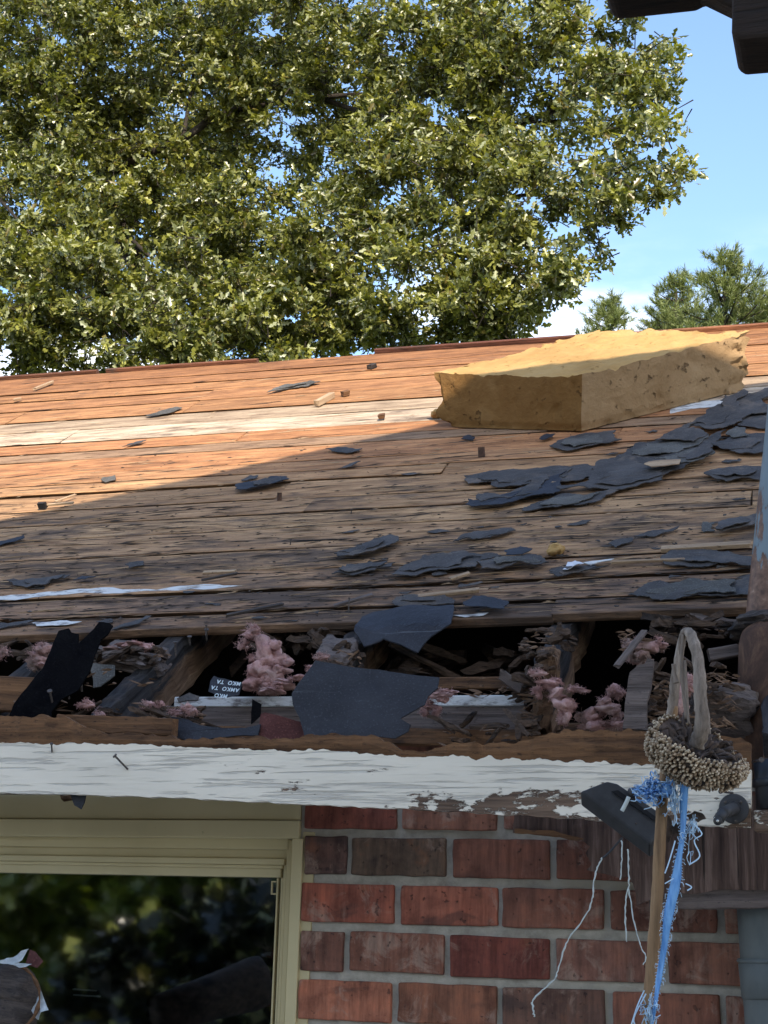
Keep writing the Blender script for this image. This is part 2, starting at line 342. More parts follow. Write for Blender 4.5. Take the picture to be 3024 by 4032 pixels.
# painted steel mast: grey-blue paint scaling off to rust near the flashing
k = NM('scaling_grey_paint'); n1 = k.noise(k.vec((20, 20, 8), False), 1, 7, .68, .4); sp = k.n('SeparateXYZ'); k.L(k.tc.outputs['Object'], sp.inputs[0])
lo = k.n('MapRange'); lo.inputs[1].default_value = 2.78; lo.inputs[2].default_value = 2.47; lo.inputs[3].default_value = -.12; lo.inputs[4].default_value = .18; k.L(sp.outputs['Z'], lo.inputs[0])
pe = k.mask(k.math('ADD', n1, lo.outputs[0]), .54, .57); rc = k.ramp(k.noise(k.vec((60, 60, 60), False), 1, 5, .6), [(.3, (.06, .03, .02)), (.6, (.20, .11, .07)), (.75, (.36, .24, .17))])
pc = k.ramp(k.noise(k.vec((8, 8, 3), False), 1, 4, .6), [(.3, (.12, .165, .185)), (.7, (.19, .245, .27))])
M['mast'] = k.done(k.mix(pe, pc, rc), k.bump(k.math('SUBTRACT', k.math('MULTIPLY', n1, .3), pe), .5, .004), .5)
k = NM('grey_plastic_pipe'); n1 = k.noise(k.vec((12, 12, 5), False), 1, 6, .65); M['pvc'] = k.done(k.ramp(n1, [(.3, (.075, .09, .092)), (.7, (.15, .165, .16))]), k.bump(n1, .12, .002), .55)
M['darkpvc'] = NM('dark_plastic_coupling').done((.030, .034, .040), None, .35)
k = NM('black_plastic'); n1 = k.noise(k.vec((40, 40, 40)), 1, 4, .6); M['plastic'] = k.done(k.ramp(n1, [(.3, (.030, .030, .031)), (.7, (.050, .050, .052))]), k.bump(k.noise(k.vec((400,)*3), 1, 2, .5), .15, .0005), .5)
M['groove_shade'] = NM('painted_groove_shade').done((.008, .008, .009), None, .8)
M['metal'] = NM('bright_screw'); M['metal'].b.inputs['Metallic'].default_value = 1.0; M['metal'] = M['metal'].done((.6, .58, .52), None, .35)
k = NM('dry_stalk'); n1 = k.noise(k.vec((60, 60, 5), False), 1, 7, .65); M['stalk'] = k.done(k.ramp(n1, [(.3, (.10, .055, .028)), (.55, (.30, .18, .09)), (.75, (.40, .27, .16))]), k.bump(n1, .6, .003), .75)
k = NM('bleached_stem'); n1 = k.noise(k.vec((70, 70, 7), False), 1, 7, .7); M['stem'] = k.done(k.ramp(n1, [(.3, (.085, .065, .05)), (.55, (.27, .215, .17)), (.75, (.46, .39, .32))]), k.bump(n1, .9, .004), .85)
k = NM('dry_bract'); n1 = k.noise(k.vec((60, 60, 60)), 1, 5, .6); M['bract'] = k.done(k.ramp(n1, [(.3, (.02, .014, .010)), (.7, (.14, .10, .08))]), k.bump(n1, .6, .002), .9)
def vcol(name, rough=.7, sheen=None, bump=None):
    k = NM(name); a = k.n('Attribute'); a.attribute_name = 'tint'; return k.done(a.outputs['Color'], None, rough)
M['seed'] = vcol('dry_seed', .6)
k = NM('blue_plastic_strap'); n1 = k.noise(k.vec((160, 160, 30), False), 1, 5, .6); M['strap'] = k.done(k.ramp(n1, [(.3, (.09, .25, .55)), (.7, (.25, .50, .80))]), k.bump(n1, .6, .001), .45)
M['thread'] = NM('pale_blue_thread').done((.55, .72, .86), None, .6); M['thread_deep'] = NM('blue_thread').done((.24, .47, .82), None, .6)
M['twine'] = NM('pale_twine').done((.52, .56, .53), None, .8)
k = NM('foil_paper'); n1 = k.noise(k.vec((45, 45, 45)), 1, 5, .6); M['foil'] = k.done(k.ramp(n1, [(.3, (.30, .34, .36)), (.7, (.62, .66, .68))]), k.bump(n1, .5, .004), .4)
M['paper'] = NM('white_paper_scrap').done((.62, .64, .68), None, .8)
M['printwhite'] = NM('printed_white_lettering').done((.62, .70, .72), None, .7)
k = NM('flaked_white_remnant'); n1 = k.noise(k.vec((20, 60, 60)), 1, 6, .7); M['whitechip'] = k.done(k.ramp(n1, [(.38, (.20, .18, .17)), (.5, (.60, .60, .58))]), k.bump(n1, .6, .003), .85)
k = NM('ground_lawn'); n1 = k.noise(k.vec((1, 1, 1), False), .6, 8, .7); M['lawn'] = k.done(k.ramp(n1, [(.3, (.035, .05, .015)), (.7, (.09, .11, .035))]), k.bump(n1, .5, .1), .95)
k = NM('bark'); n1 = k.noise(k.vec((9, 9, 2)), 1.5, 7, .65); M['bark'] = k.done(k.ramp(n1, [(.3, (.012, .010, .008)), (.7, (.055, .044, .036))]), k.bump(n1, 1, .03), .95)
# leaves: matt green with a waxy glint and light coming through
def leafmat(name, rough=.38, trans=.35, spec=.5, tint=(1.2, 1.25, .35)):
    k = NM(name); a = k.n('Attribute'); a.attribute_name = 'tint'; k.L(a.outputs['Color'], k.b.inputs['Base Color'])
    k.b.inputs['Roughness'].default_value = rough; k.b.inputs['Specular IOR Level'].default_value = spec
    tr = k.n('BsdfTranslucent'); mc = k.mix(1.0, a.outputs['Color'], tint, 'MULTIPLY'); k.L(mc, tr.inputs[0])
    ms = k.n('MixShader'); ms.inputs[0].default_value = trans; k.L(k.b.outputs[0], ms.inputs[1]); k.L(tr.outputs[0], ms.inputs[2]); k.L(ms.outputs[0], k.out.inputs[0]); return k.m
M['leaf'] = leafmat('oak_leaf', .34, .30, .8, (1.5, 1.5, .4)); M['needle'] = leafmat('pine_needle', .5, .25, .35, (1.2, 1.3, .5))
k = NM('half_tarred_rafter'); g = k.noise(k.vec((1.6, 40, 40)), 1.6, 8, .64, .3); sp = k.n('SeparateXYZ'); k.L(k.tc.outputs['Object'], sp.inputs[0])
zz = k.math('ADD', sp.outputs['Z'], k.math('MULTIPLY', k.math('SUBTRACT', k.noise(k.vec((5, 30, 30)), 1, 6, .65), .5), .11)); tm = k.mask(zz, -.008, .012)
tm = k.math('SUBTRACT', tm, k.math('MULTIPLY', k.mask(sp.outputs['Z'], .055, .066), .8))
M['rafter'] = k.done(k.mix(tm, k.ramp(g, [(.32, (.06, .034, .02)), (.52, (.20, .12, .072)), (.7, (.36, .24, .15))]), k.ramp(g, [(.35, (.014, .013, .014)), (.68, (.065, .06, .06))])), k.bump(g, 1.0, .008), .85)
# window glass: clear pane with a plain mirror reflection on top
k = NM('window_glass'); tb = k.n('BsdfTransparent'); tb.inputs[0].default_value = (.80, .84, .82, 1); gl = k.n('BsdfGlossy'); gl.inputs['Roughness'].default_value = .03
wv = k.noise(k.vec((3, 3, 3), False), 1, 3, .5); bn = k.bump(wv, .05, .004); k.L(bn, gl.inputs['Normal'])
fr = k.n('Fresnel'); fr.inputs[0].default_value = 1.52; f2 = k.math('MULTIPLY', fr.outputs[0], 6.0)
ms = k.n('MixShader'); k.L(f2, ms.inputs[0]); k.L(tb.outputs[0], ms.inputs[1]); k.L(gl.outputs[0], ms.inputs[2]); k.L(ms.outputs[0], k.out.inputs[0]); M['glass'] = k.m
k = NM('house_siding'); n1 = k.noise(k.vec((1, 1, 12), False), 1, 4, .6); M['siding'] = k.done(k.ramp(n1, [(.3, (.58, .55, .50)), (.7, (.68, .65, .59))]), None, .9)
k = NM('asphalt_shingles'); n1 = k.noise(k.vec((3, 3, 3), False), 2, 6, .7); M['shingle'] = k.done(k.ramp(n1, [(.3, (.04, .038, .036)), (.7, (.09, .085, .08))]), k.bump(n1, .5, .02), .95)

# ------------------------------------------------------------------ setting
gm = mesh_from([(-400, -400, 0), (400, -400, 0), (400, 400, 0), (-400, 400, 0)], [(0, 1, 2, 3)])
tag(link('ground', gm, M['lawn']), 'green lawn around the houses, mostly out of view', kind='structure')

k = NM('bounce_concrete'); n1 = k.noise(k.vec((1, 1, 1), False), .8, 8, .7); M['concrete'] = k.done(k.ramp(n1, [(.3, (.42, .38, .32)), (.7, (.54, .49, .42))]), k.bump(n1, .3, .02), .9)
tag(link('bounce_sheet', mesh_from([(-16, -6.45, .004), (10, -6.45, .004), (10, -.02, .004), (-16, -.02, .004)], [(0, 1, 2, 3)]), M['concrete']), 'pale concrete sheet added to bounce fill light onto the wall, out of view', kind='structure')  # unseen reflector, added to brighten the shaded wall and fascia from below
# ------------------------------------------------------------------ the house under repair
HOUSE = tag(empty('house', (-1.0, 0, 0)), 'brick house with stripped plank roof, torn open eave and white fascia', 'house')
bpy.context.view_layer.update()
def part(o, parent):                       # parent while keeping world placement
    mw = o.matrix_world.copy(); o.parent = parent; o.matrix_parent_inverse = parent.matrix_basis.inverted() if parent.parent is None else (parent.parent.matrix_basis @ parent.matrix_basis).inverted()
    o.matrix_basis = mw; return o
HM = Matrix.Translation((-1.0, 0, 0)); HI = HM.inverted()
def hp(o): o.parent = HOUSE; o.matrix_parent_inverse = HI; return o       # a part of the house, placed in world coordinates
def sub(o, p): o.parent = p; o.matrix_parent_inverse = (p.matrix_basis).inverted(); return o   # a sub-part of such a part

# brick wall: mortar body with the bricks standing proud of it
X0, Z0, HC, BP = -1.1069, .2603+EYE, .0896, .2032
wv = []; wf = []
def addbox(lo, hi):
    b = len(wv)
    for z in (lo[2], hi[2]):
        for (x, y) in ((lo[0], lo[1]), (hi[0], lo[1]), (hi[0], hi[1]), (lo[0], hi[1])): wv.append((x, y, z))
    for q in ((0, 3, 2, 1), (4, 5, 6, 7), (0, 1, 5, 4), (1, 2, 6, 5), (2, 3, 7, 6), (3, 0, 4, 7)): wf.append(tuple(b+i for i in q))
WTOP = EYE+.345
WX1 = X0-.018                              # window opening, right side
WZB, WZT = EYE-1.15, at(600, 3150, .01).z+.01
addbox((WX1, .011, 0), (1.6, .20, WTOP)); addbox((-6.0, .011, 0), (-2.75, .20, WTOP)); addbox((-2.75, .011, 0), (WX1, .20, WZB)); addbox((-2.75, .012, WZT), (WX1, .20, WTOP-.002))
WALL = hp(link('brick_wall', mesh_from(wv, wf), M['mortar']))
def brick_mesh(w, h, seed):
    rnd = random.Random(seed+900); bm = bmesh.new(); bmesh.ops.create_cube(bm, size=1.0); bmesh.ops.scale(bm, vec=(w, .09, h), verts=bm.verts)
    for v in bm.verts: v.co += Vector((rnd.uniform(-.0016, .0016), rnd.uniform(-.0012, .0012), rnd.uniform(-.0016, .0016)))
    bmesh.ops.subdivide_edges(bm, edges=[e for e in bm.edges if e.calc_length() > .06 and abs((e.verts[0].co-e.verts[1].co).y) < .01], cuts=5, use_grid_fill=True)
    bmesh.ops.bevel(bm, geom=[e for e in bm.edges if e.calc_face_angle(0) > .5], offset=.0035, segments=2, affect='EDGES', profile=.5)
    for v in bm.verts: v.co += noise.noise_vector(v.co*30+Vector((seed*3.3, 0, 0)))*.0022
    return bm_mesh(bm, False)
BF = [brick_mesh(BP-.0125, HC-.0165, i) for i in range(6)]; BH = [brick_mesh(BP/2-.0125, HC-.0165, 20+i) for i in range(3)]
rnd = random.Random(4)
BC = [(.25, .105, .062), (.205, .088, .058), (.26, .118, .078), (.215, .092, .060), (.20, .084, .055), (.225, .105, .074)]
dark_at = {(1, 1): (.075, .045, .035), (1, 0): (.10, .05, .045), (3, 2): (.115, .032, .026), (3, 0): (.12, .05, .04), (4, 2): (.085, .042, .035), (0, 0): (.15, .045, .035), (2, 0): (.21, .062, .045), (2, 1): (.22, .07, .05), (4, 0): (.22, .075, .05)}
for c in range(-1, 8):
    full = (c % 2 == 0); x = X0; j = 0
    while x < 1.25:
        w = BP if (full or j) else BP/2
        me = rnd.choice(BF) if w == BP else rnd.choice(BH)
        o = link('brick', me, M['brick'], loc=(x+w/2+rnd.uniform(-.0018, .0018), .045+rnd.uniform(-.002, .002), Z0-(c+.5)*HC+rnd.uniform(-.0014, .0014)))
        o.rotation_euler = (rnd.uniform(-.006, .006), rnd.uniform(-.006, .006) + (math.pi if rnd.random() < .5 else 0), rnd.uniform(-.005, .005))
        q = tuple(u*w for u, w in zip(dark_at[(c, j)], (1.45, 1.6, 1.4))) if (c, j) in dark_at else rnd.choice(BC); v = rnd.uniform(.85, 1.2); o.color = (q[0]*v, q[1]*v, q[2]*v, 1)
        sub(o, WALL); x += w; j += 1

# window
WIN = hp(empty('window', (-1.8, .03, EYE)))
WIN.matrix_basis = Matrix.Translation((-1.8, .03, EYE))
def wsub(o): o.parent = WIN; o.matrix_parent_inverse = Matrix.Translation((1.8, -.03, -EYE)); return o
WL = -2.75
def zat(py, Y, px=600): return at(px, py, Y).z
def xat(px, Y, py=3600): return at(px, py, Y).x
bands = [  # top pixel, bottom pixel at x=600, depth of face: the stepped head of the frame
    ('head_casing', 3128, 3226, .004), ('head_casing', 3227, 3296, -.003), ('head_step', 3296, 3339, .028), ('head_step', 3339, 3374, .040), ('head_stop', 3374, 3398, .030), ('head_stop', 3399, 3412, .034), ('sash_rail', 3412, 3446, .036)]
for i, (nm, a, b, y) in enumerate(bands):
    zt = zat(a, y)+ (.0 if i else 0); zb = zat(b, y); xr = X0-.004 if i < 2 else xat(1133, y)
    if i >= 2: xr = xat(1131-6*(i-2), y, 3400)
    wsub(box(nm, (WL, y, zb), (xr, .12+.002*i, zt), M['cream'], ch=.0022))
zt2 = zat(3290, -.003)
for i, (a, b, y) in enumerate([(1180, 1226, .0065), (1138, 1180.5, -.001), (1120, 1139, .030), (1108, 1121, .040)]):
    wsub(box('jamb', (xat(a, y), y, WZB), (xat(b, y), .118-.002*i, zt2-.0015*(i+1)+(.012 if i == 0 else 0)), M['cream'], ch=.0018))
GX = xat(1109, .05); GZ = zat(3446, .04)
SCR = [(GX-.012, GX-.0085), (GX-.003, GX+.001)]
for a, b in SCR: wsub(box('screen_bead', (a, .046, WZB), (b, .056, GZ-.001), M['cream']))
cz = zat(3474, .046, 1080)
for (a, b, z1, z2) in ((GX-.0235, GX-.0125, cz, cz+.0025), (GX-.0235, GX-.0125, cz-.024, cz-.0215), (GX-.0235, GX-.0212, cz-.0213, cz-.0002)):
    wsub(box('corner_clip', (a, .045, z1), (b, .050, z2), M['cream']))
wsub(box('pane', (WL, .060, WZB), (GX+.006, .064, GZ+.004), M['glass']))
wsub(box('sill', (WL, -.02, WZB-.05), (X0, .12, WZB), M['cream'], ch=.004))
# room behind the pane
rv = []; wv2, wf2 = [], []
_s = (wv, wf); wv, wf = wv2, wf2
addbox((-3.2, .25, WZB-.3), (.4, 3.2, EYE+.33))
wv, wf = _s
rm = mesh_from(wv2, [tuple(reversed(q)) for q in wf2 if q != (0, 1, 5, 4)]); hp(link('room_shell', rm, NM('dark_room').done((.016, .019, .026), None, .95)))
for i, (py, x1) in enumerate(((3895, 378), (3918, 392))):
    a = at(290, py, .5); b = at(x1, py+6, .5); hp(bar('light_strip_bar', a, b, .012, .0035, M['paper'], seed=i))  # white bars standing in for two strips of light in the pane

# ------------------------------------------------------------------ roof deck of planks
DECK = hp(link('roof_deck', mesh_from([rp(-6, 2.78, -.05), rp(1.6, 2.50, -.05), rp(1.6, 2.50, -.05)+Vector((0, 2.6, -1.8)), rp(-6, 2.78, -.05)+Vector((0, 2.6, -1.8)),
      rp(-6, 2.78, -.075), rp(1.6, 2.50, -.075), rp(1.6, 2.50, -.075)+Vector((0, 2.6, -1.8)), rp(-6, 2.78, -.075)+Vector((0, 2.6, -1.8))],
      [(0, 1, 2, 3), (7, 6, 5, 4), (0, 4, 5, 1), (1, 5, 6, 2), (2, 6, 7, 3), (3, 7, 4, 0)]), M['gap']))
fan = lambda s0, x: s0*(1-.042*(x+1.1))
edges = [-.004, .084, .203, .332, .470, .618, .735, .860, 1.005, 1.105, 1.199, 1.354, 1.437, 1.554, 1.70, 1.836, 1.987, 2.129, 2.25, 2.364, 2.50]
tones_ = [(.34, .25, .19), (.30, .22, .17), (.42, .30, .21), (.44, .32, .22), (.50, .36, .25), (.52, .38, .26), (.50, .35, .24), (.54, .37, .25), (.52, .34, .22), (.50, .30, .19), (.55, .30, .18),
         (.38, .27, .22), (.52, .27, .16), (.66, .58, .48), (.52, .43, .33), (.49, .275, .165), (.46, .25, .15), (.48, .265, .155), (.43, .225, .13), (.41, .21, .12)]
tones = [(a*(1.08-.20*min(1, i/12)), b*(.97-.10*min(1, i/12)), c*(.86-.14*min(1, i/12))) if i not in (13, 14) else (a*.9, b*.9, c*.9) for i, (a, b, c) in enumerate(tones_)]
rnd = random.Random(11)
def deck_plank(i, xa, xb, nm='plank', lift=0.0, tone=None):
    a0, a1 = edges[i], edges[i+1]; g = rnd.choice((.0008, .0014, .002, .0032, .0045))
    n = max(6, int((xb-xa)/.22)); vs = []; fs = []; sd = rnd.random()*50; tilt = rnd.choice((0, -.0003, -.0008, -.0014, -.0022)); lf = rnd.uniform(-.0014, .0014)+lift
    uc = 0 if i == 0 else 1
    for q in range(n+1):
        x = xa+(xb-xa)*q/n; w1 = fbm((x*1.7, sd, 0), 1, 3)*.0035; w2 = fbm((x*1.7, sd, 5), 1, 3)*.0035; hz = fbm((x*.9, sd, 9), 1, 2)*.003+lf
        if i == 0: w1 += fbm((x*6, sd, 2), 1, 4)*.006
        y0 = fan(a0, x)+g+w1; y1 = fan(a1, x)-g+w2; c = .0025; xo = 0
        jr = (lambda: rnd.uniform(-.006, .006)) if q in (0, n) else (lambda: 0)
        for (s, h) in ((y0+.013*uc+c, -.019), (y1-c, -.019), (y1, -.019+c), (y1, -c+tilt), (y1-c, tilt), (y0+c, -tilt), (y0, -.0016-tilt), (y0+.010*uc, -.013)):
            vs.append((x+jr(), s, h+hz))
    for q in range(n):
        for m in range(8): fs.append((q*8+m, q*8+(m+1) % 8, (q+1)*8+(m+1) % 8, (q+1)*8+m))
    fs.append(tuple(reversed(range(8)))); fs.append(tuple(range(n*8, n*8+8)))
    me = mesh_from(vs, fs)
    mw = Matrix(((1, 0, 0, R0.x), (0, RU.y, RN.y, R0.y), (0, RU.z, RN.z, R0.z), (0, 0, 0, 1)))
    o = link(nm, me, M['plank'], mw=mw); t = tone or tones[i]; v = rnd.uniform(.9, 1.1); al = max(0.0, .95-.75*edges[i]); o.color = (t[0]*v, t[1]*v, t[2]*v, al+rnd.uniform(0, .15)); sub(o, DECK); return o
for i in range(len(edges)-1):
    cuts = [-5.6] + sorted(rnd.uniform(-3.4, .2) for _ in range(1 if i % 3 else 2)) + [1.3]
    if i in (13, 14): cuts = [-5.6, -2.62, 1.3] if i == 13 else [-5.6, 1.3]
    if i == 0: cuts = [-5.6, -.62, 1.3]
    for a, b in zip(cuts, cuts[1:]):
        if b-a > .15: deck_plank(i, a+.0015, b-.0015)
# ridge capping boards of the far slope, standing a little proud
for (xa, xb, s, tn) in ((-5.4, -3.0, 2.505, (.16, .07, .04)), (-2.95, -2.25, 2.50, (.20, .085, .05)), (-1.75, -.9, 2.515, (.15, .06, .04)), (-.85, 1.2, 2.49, (.30, .14, .08))):
    o = bar('ridge_plank', rp(xa, fan(s, xa)+.012, -.002), rp(xb, fan(s, xb)+.012, -.004), .02, .035, M['plank'], seed=int(xa*9), up=RN, seg=8); o.color = (*tn, .2); sub(o, DECK)

# rafters, their tails run out to the fascia
tails = [(-2.58, -.34), (-2.175, -.34), (-1.77, -.34), (-1.385, -.34), (-1.045, -.055), (-.605, -.15), (-.17, -.30), (.24, -.34), (.65, -.34)]
for i, (x, y0) in enumerate(tails):
    s0 = (y0-.1)/math.cos(PA)
    a = rp(x-.10*(0 if i != 3 else 1)*1.0, s0, -.019-.058); b = rp(x, fan(2.44, x), -.019-.058)
    broken = i in (4, 5)
    o = bar('rafter', a, b, .042, .114, M['rafter'], seed=i+3, up=RN, seg=90, wob=.006, ch=.004, rough=.0035 if not broken else .004, ragged=(.10 if broken else .03, 0)); hp(o)
    for v in o.data.vertices:
        w_ = max(0.0, 1-(v.co.x-min(0, -1))*1.0) if False else max(0.0, min(1.0, (-v.co.x+.5*(b-a).length*-1+ (b-a).length*.0 + .75)/.75)) if False else max(0.0, min(1.0, 1-((v.co.x+.5*(b-a).length)/.8)))
        if w_ > 0: v.co += Vector((0, .012*fbm((v.co.x*14, i*9, v.co.z*20), 1, 3), -.020*abs(fbm((v.co.x*11, i*5, 3), 1, 4))*(1 if v.co.z > 0 else -.6)))*w_
# ceiling over the room closes the attic off below
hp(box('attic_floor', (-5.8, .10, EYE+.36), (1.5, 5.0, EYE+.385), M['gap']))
for x in (-5.9, 1.5):
    hp(link('gable_end', mesh_from([(x, -.05, EYE+.36), (x, 4.6, EYE+.36), (x, 2.2, EYE+2.1), (x+.02, -.05, EYE+.36), (x+.02, 4.6, EYE+.36), (x+.02, 2.2, EYE+2.1)], [(0, 1, 2), (5, 4, 3), (0, 3, 4, 1), (1, 4, 5, 2), (2, 5, 3, 0)]), M['siding']))
# timber along the wall head: white painted strip over raw blocking
p = at(700, 2752, -.035); q = at(2070, 2748, -.035)
hp(bar('frieze_strip', p+Vector((0, 0, -.008)), q+Vector((0, 0, -.008)), .03, .021, M['fascia_strip'] if 'fascia_strip' in M else M['whitechip'], seed=5, seg=14, wob=.003))
hp(bar('wall_blocking', at(640, 2842, -.03), at(2075, 2842, -.03), .034, .062, M['greywood'], seed=6, seg=16, wob=.004))
hp(bar('wall_blocking', at(640, 2890, -.045), at(2130, 2905, -.045), .03, .030, M['brownwood'], seed=7, seg=16, wob=.006, rough=.002))
hp(bar('wall_plate', (-5.6, .03, EYE+.36), (1.5, .03, EYE+.36), .09, .038, M['rotten'], seed=8, seg=20))
hp(bar('wall_plate', at(1240, 2700, .02), at(2080, 2690, .02), .03, .024, M['brownwood'], seed=9, seg=10))
hp(bar('lookout_block', at(236, 2850, -.315), at(690, 2862, -.315), .03, .032, M['brownwood'], seed=12, seg=10, wob=.005, rough=.002))
hp(bar('lookout_block', at(-60, 2730, -.20), at(180, 2742, -.20), .03, .07, M['brownwood'], seed=13, seg=8, wob=.005))
# fascia board: white painted face with drooping line, torn brown wood along its top
FY = -.35
def interp(tab, x):
    for (a, ya), (b, yb) in zip(tab, tab[1:]):
        if x <= b: return ya+(yb-ya)*max(0, min(1, (x-a)/(b-a)))
    return tab[-1][1]
LIP = [(-250, 2815), (0, 2820), (259, 2824), (353, 2871), (392, 2879), (501, 2891), (595, 2891), (650, 2902), (705, 2910), (862, 2910), (980, 2902), (1136, 2910), (1217, 2896), (1289, 2892), (1405, 2896), (1463, 2896), (1535, 2918), (1571, 2947), (1615, 2961), (1673, 2961), (1759, 2939), (1796, 2925), (1904, 2932), (2013, 2925), (2085, 2914), (2200, 2884), (2225, 2875), (2333, 2878), (2550, 2882), (2760, 2892), (2903, 2905), (2957, 2926)]
PNT = [(-250, 2924), (0, 2926), (313, 2928), (627, 2934), (744, 2942), (940, 2949), (1097, 2953), (1300, 2955), (1434, 2965), (1579, 2976), (1796, 2979), (1940, 2986), (2200, 2994), (2530, 3010), (2957, 3030)]
BOT = [(-250, 3112), (0, 3122), (627, 3137), (1000, 3158), (1300, 3171), (1900, 3201), (2320, 3226), (2801, 3254), (2957, 3258)]
def strip(tabT, tabB, x0, x1, n, Y, th, jt, jb, seed, lean=0.0, bulge=0.0):
    vs = []; fs = []
    for i in range(n+1):
        px = x0+(x1-x0)*i/n
        t = at(px, interp(tabT, px)+fbm((px*.02, seed, 0), 1, 4)*jt, Y); b = at(px, interp(tabB, px)+fbm((px*.013, seed, 7), 1, 4)*jb, Y)
        t.y += lean + fbm((px*.012, seed, 3), 1, 3)*bulge; m = t.lerp(b, .45); m.y -= bulge*.4
        vs += [t, m, b, b+Vector((0, th, 0)), t+Vector((0, th, 0))]
    for i in range(n):
        for k in range(5): fs.append((i*5+k, (i+1)*5+k, (i+1)*5+(k+1) % 5, i*5+(k+1) % 5))
    fs.append((0, 1, 2, 3, 4)); fs.append(tuple(reversed(range(n*5, n*5+5))))
    me = mesh_from(vs, fs); bm = bmesh.new(); bm.from_mesh(me); bmesh.ops.recalc_face_normals(bm, faces=bm.faces); bm.to_mesh(me); bm.free(); return me
FAS = hp(link('fascia_board', strip(PNT, BOT, -250, 2957, 320, FY, .020, 15, 6, 3), M['fascia'])); FAS['label'] = 'white painted fascia board, paint flaking, sagging to one side'
sub(tag(link('exposed_wood', strip(LIP, [(a, b+16) for a, b in PNT], -250, 2957, 320, FY+.0035, .016, 14, 3, 8, lean=-.006, bulge=.006), M['brownwood']), 'torn brown bare wood along the fascia top'), FAS)
def nail(name, a, b, r=.0019, head=.0045, mat='nail'):
    a = Vector(a); b = Vector(b); d = (b-a).normalized(); vs, fs = tube_mesh([a, a.lerp(b, .5), b], r, 6); v2, f2 = tube_mesh([b-d*.0005, b+d*.0018], head, 8); o = len(vs)
    return link(name, mesh_from(vs+v2, fs+[tuple(i+o for i in q) for q in f2]), M[mat])
tag(nail('nail', at(503, 3029, FY-.001), at(453, 2977, FY-.022)), 'bent nail sticking out of the white fascia', 'nail')
tag(nail('nail', at(205, 2962, FY+.001), at(203, 2930, FY-.012), .0016, .003), 'short dark nail hanging from top paint line of fascia', 'nail')
NL = [((212, 2790, -.31), (196, 2722, -.34), 'tall'), ((272, 2752, -.27), (262, 2690, -.29), 'leaning'), ((322, 2722, -.23), (320, 2673, -.245), 'straight'), ((692, 2585, -.01), (690, 2530, -.02), 'thick headed'), ((748, 2540, .05), (746, 2508, .04), 'short'), ((814, 2520, .085), (813, 2480, .07), 'thin')]
for i, (a, b, w) in enumerate(NL):
    tag(nail('nail', at(*a), at(*b), .0022, .0052), '%s rusty nail on the rafter top, %s from its lower end' % (w, ('first', 'second', 'third', 'fourth', 'fifth', 'sixth')[i]), 'nail', 'nails standing along the blackened rafter')

# soffit board hanging broken behind the fascia
def plate(name, pix, Y, th, mat, seed, amp=.05, it=2, curl=.004, freq=8, tilt=0.0, cuts=2, bend=None, yaw=0.0):
    """torn sheet standing upright at depth Y: outline given where the photograph shows it, tilt leans its top back"""
    P = [at(x, y, Y) for x, y in pix]; c = sum(P, Vector())/len(P)
    if tilt or yaw:
        n = Vector((math.sin(yaw), -math.cos(tilt), math.sin(tilt))).normalized(); cc = V3(CAM); Q = []
        for x, y in pix:
            d = V3(ray(x, y)); Q.append(cc+d*((c-cc).dot(n)/d.dot(n)))
        P = Q
    else: n = Vector((0, -1, 0))
    ex = Vector((1, 0, 0)); ex = (ex-n*ex.dot(n)).normalized(); ey = n.cross(ex)
    poly = [((p-c).dot(ex), (p-c).dot(ey)) for p in P]
    mw = Matrix(((ex.x, ey.x, n.x, c.x), (ex.y, ey.y, n.y, c.y), (ex.z, ey.z, n.z, c.z), (0, 0, 0, 1)))
    return link(name, sheet_mesh(poly, seed, th, curl, freq, cuts, amp, it, bend), M[mat], mw=mw)
def c4(*q): return [(1900+x*.6775, 3100+y*.6775) for x, y in q]
M['soffit'] = wood('weathered_soffit_ply', (.045, .03, .027), (.20, .145, .125), stain=(.02, .014, .013), stain_at=(.55, .75), grain=46, bump=1.0, crackamt=.8)
k = NM('weathered_soffit_upright'); g = k.noise(k.vec((46, 2.2, 46)), 1.6, 8, .65, .35); cr = k.mask(k.noise(k.vec((70, 2, 70)), 1, 4, .55), .62, .68)
M['soffit'] = k.done(k.mix(k.math('MULTIPLY', cr, .8), k.ramp(g, [(.33, (.040, .024, .019)), (.52, (.11, .068, .052)), (.70, (.25, .17, .135))]), (.012, .009, .008)), k.bump(k.math('SUBTRACT', g, cr), 1.0, .006), .9)
o = plate('soffit_board', c4((185, 60), (700, 60), (1200, 60), (1760, 60), (1760, 560), (1659, 600), (1300, 610), (1010, 640), (900, 690), (880, 560), (850, 520), (800, 528), (610, 482), (640, 450), (605, 385), (630, 345), (600, 322), (540, 292), (185, 266)), -.125, .010, 'soffit', 21, .05, 3, .004, 6); hp(o); o['label'] = 'broken grey soffit board hanging below the fascia'
hp(bar('soffit_batten', at(2560, 3545, -.118), at(3110, 3538, -.118), .02, .034, M['greywood'], seed=31, seg=14, wob=.006, rough=.0015))
hp(plate('soffit_sliver', c4((190, 240), (330, 250), (560, 290), (590, 300), (560, 312), (380, 285), (190, 268)), -.138, .004, 'brownwood', 22, .05, 2, .002))
tag(plate('felt_scrap', [(268, 3100), (350, 3104), (335, 3160), (322, 3187), (296, 3172)], -.325, .003, 'slate', 23, .04, 1, .001), 'grey green felt tongue poking out below the white fascia', 'felt scrap')
hp(box('soffit_shadow_board', (-3.4, -.30, EYE+.245), (-1.0, -.005, EYE+.257), M['rotten']))

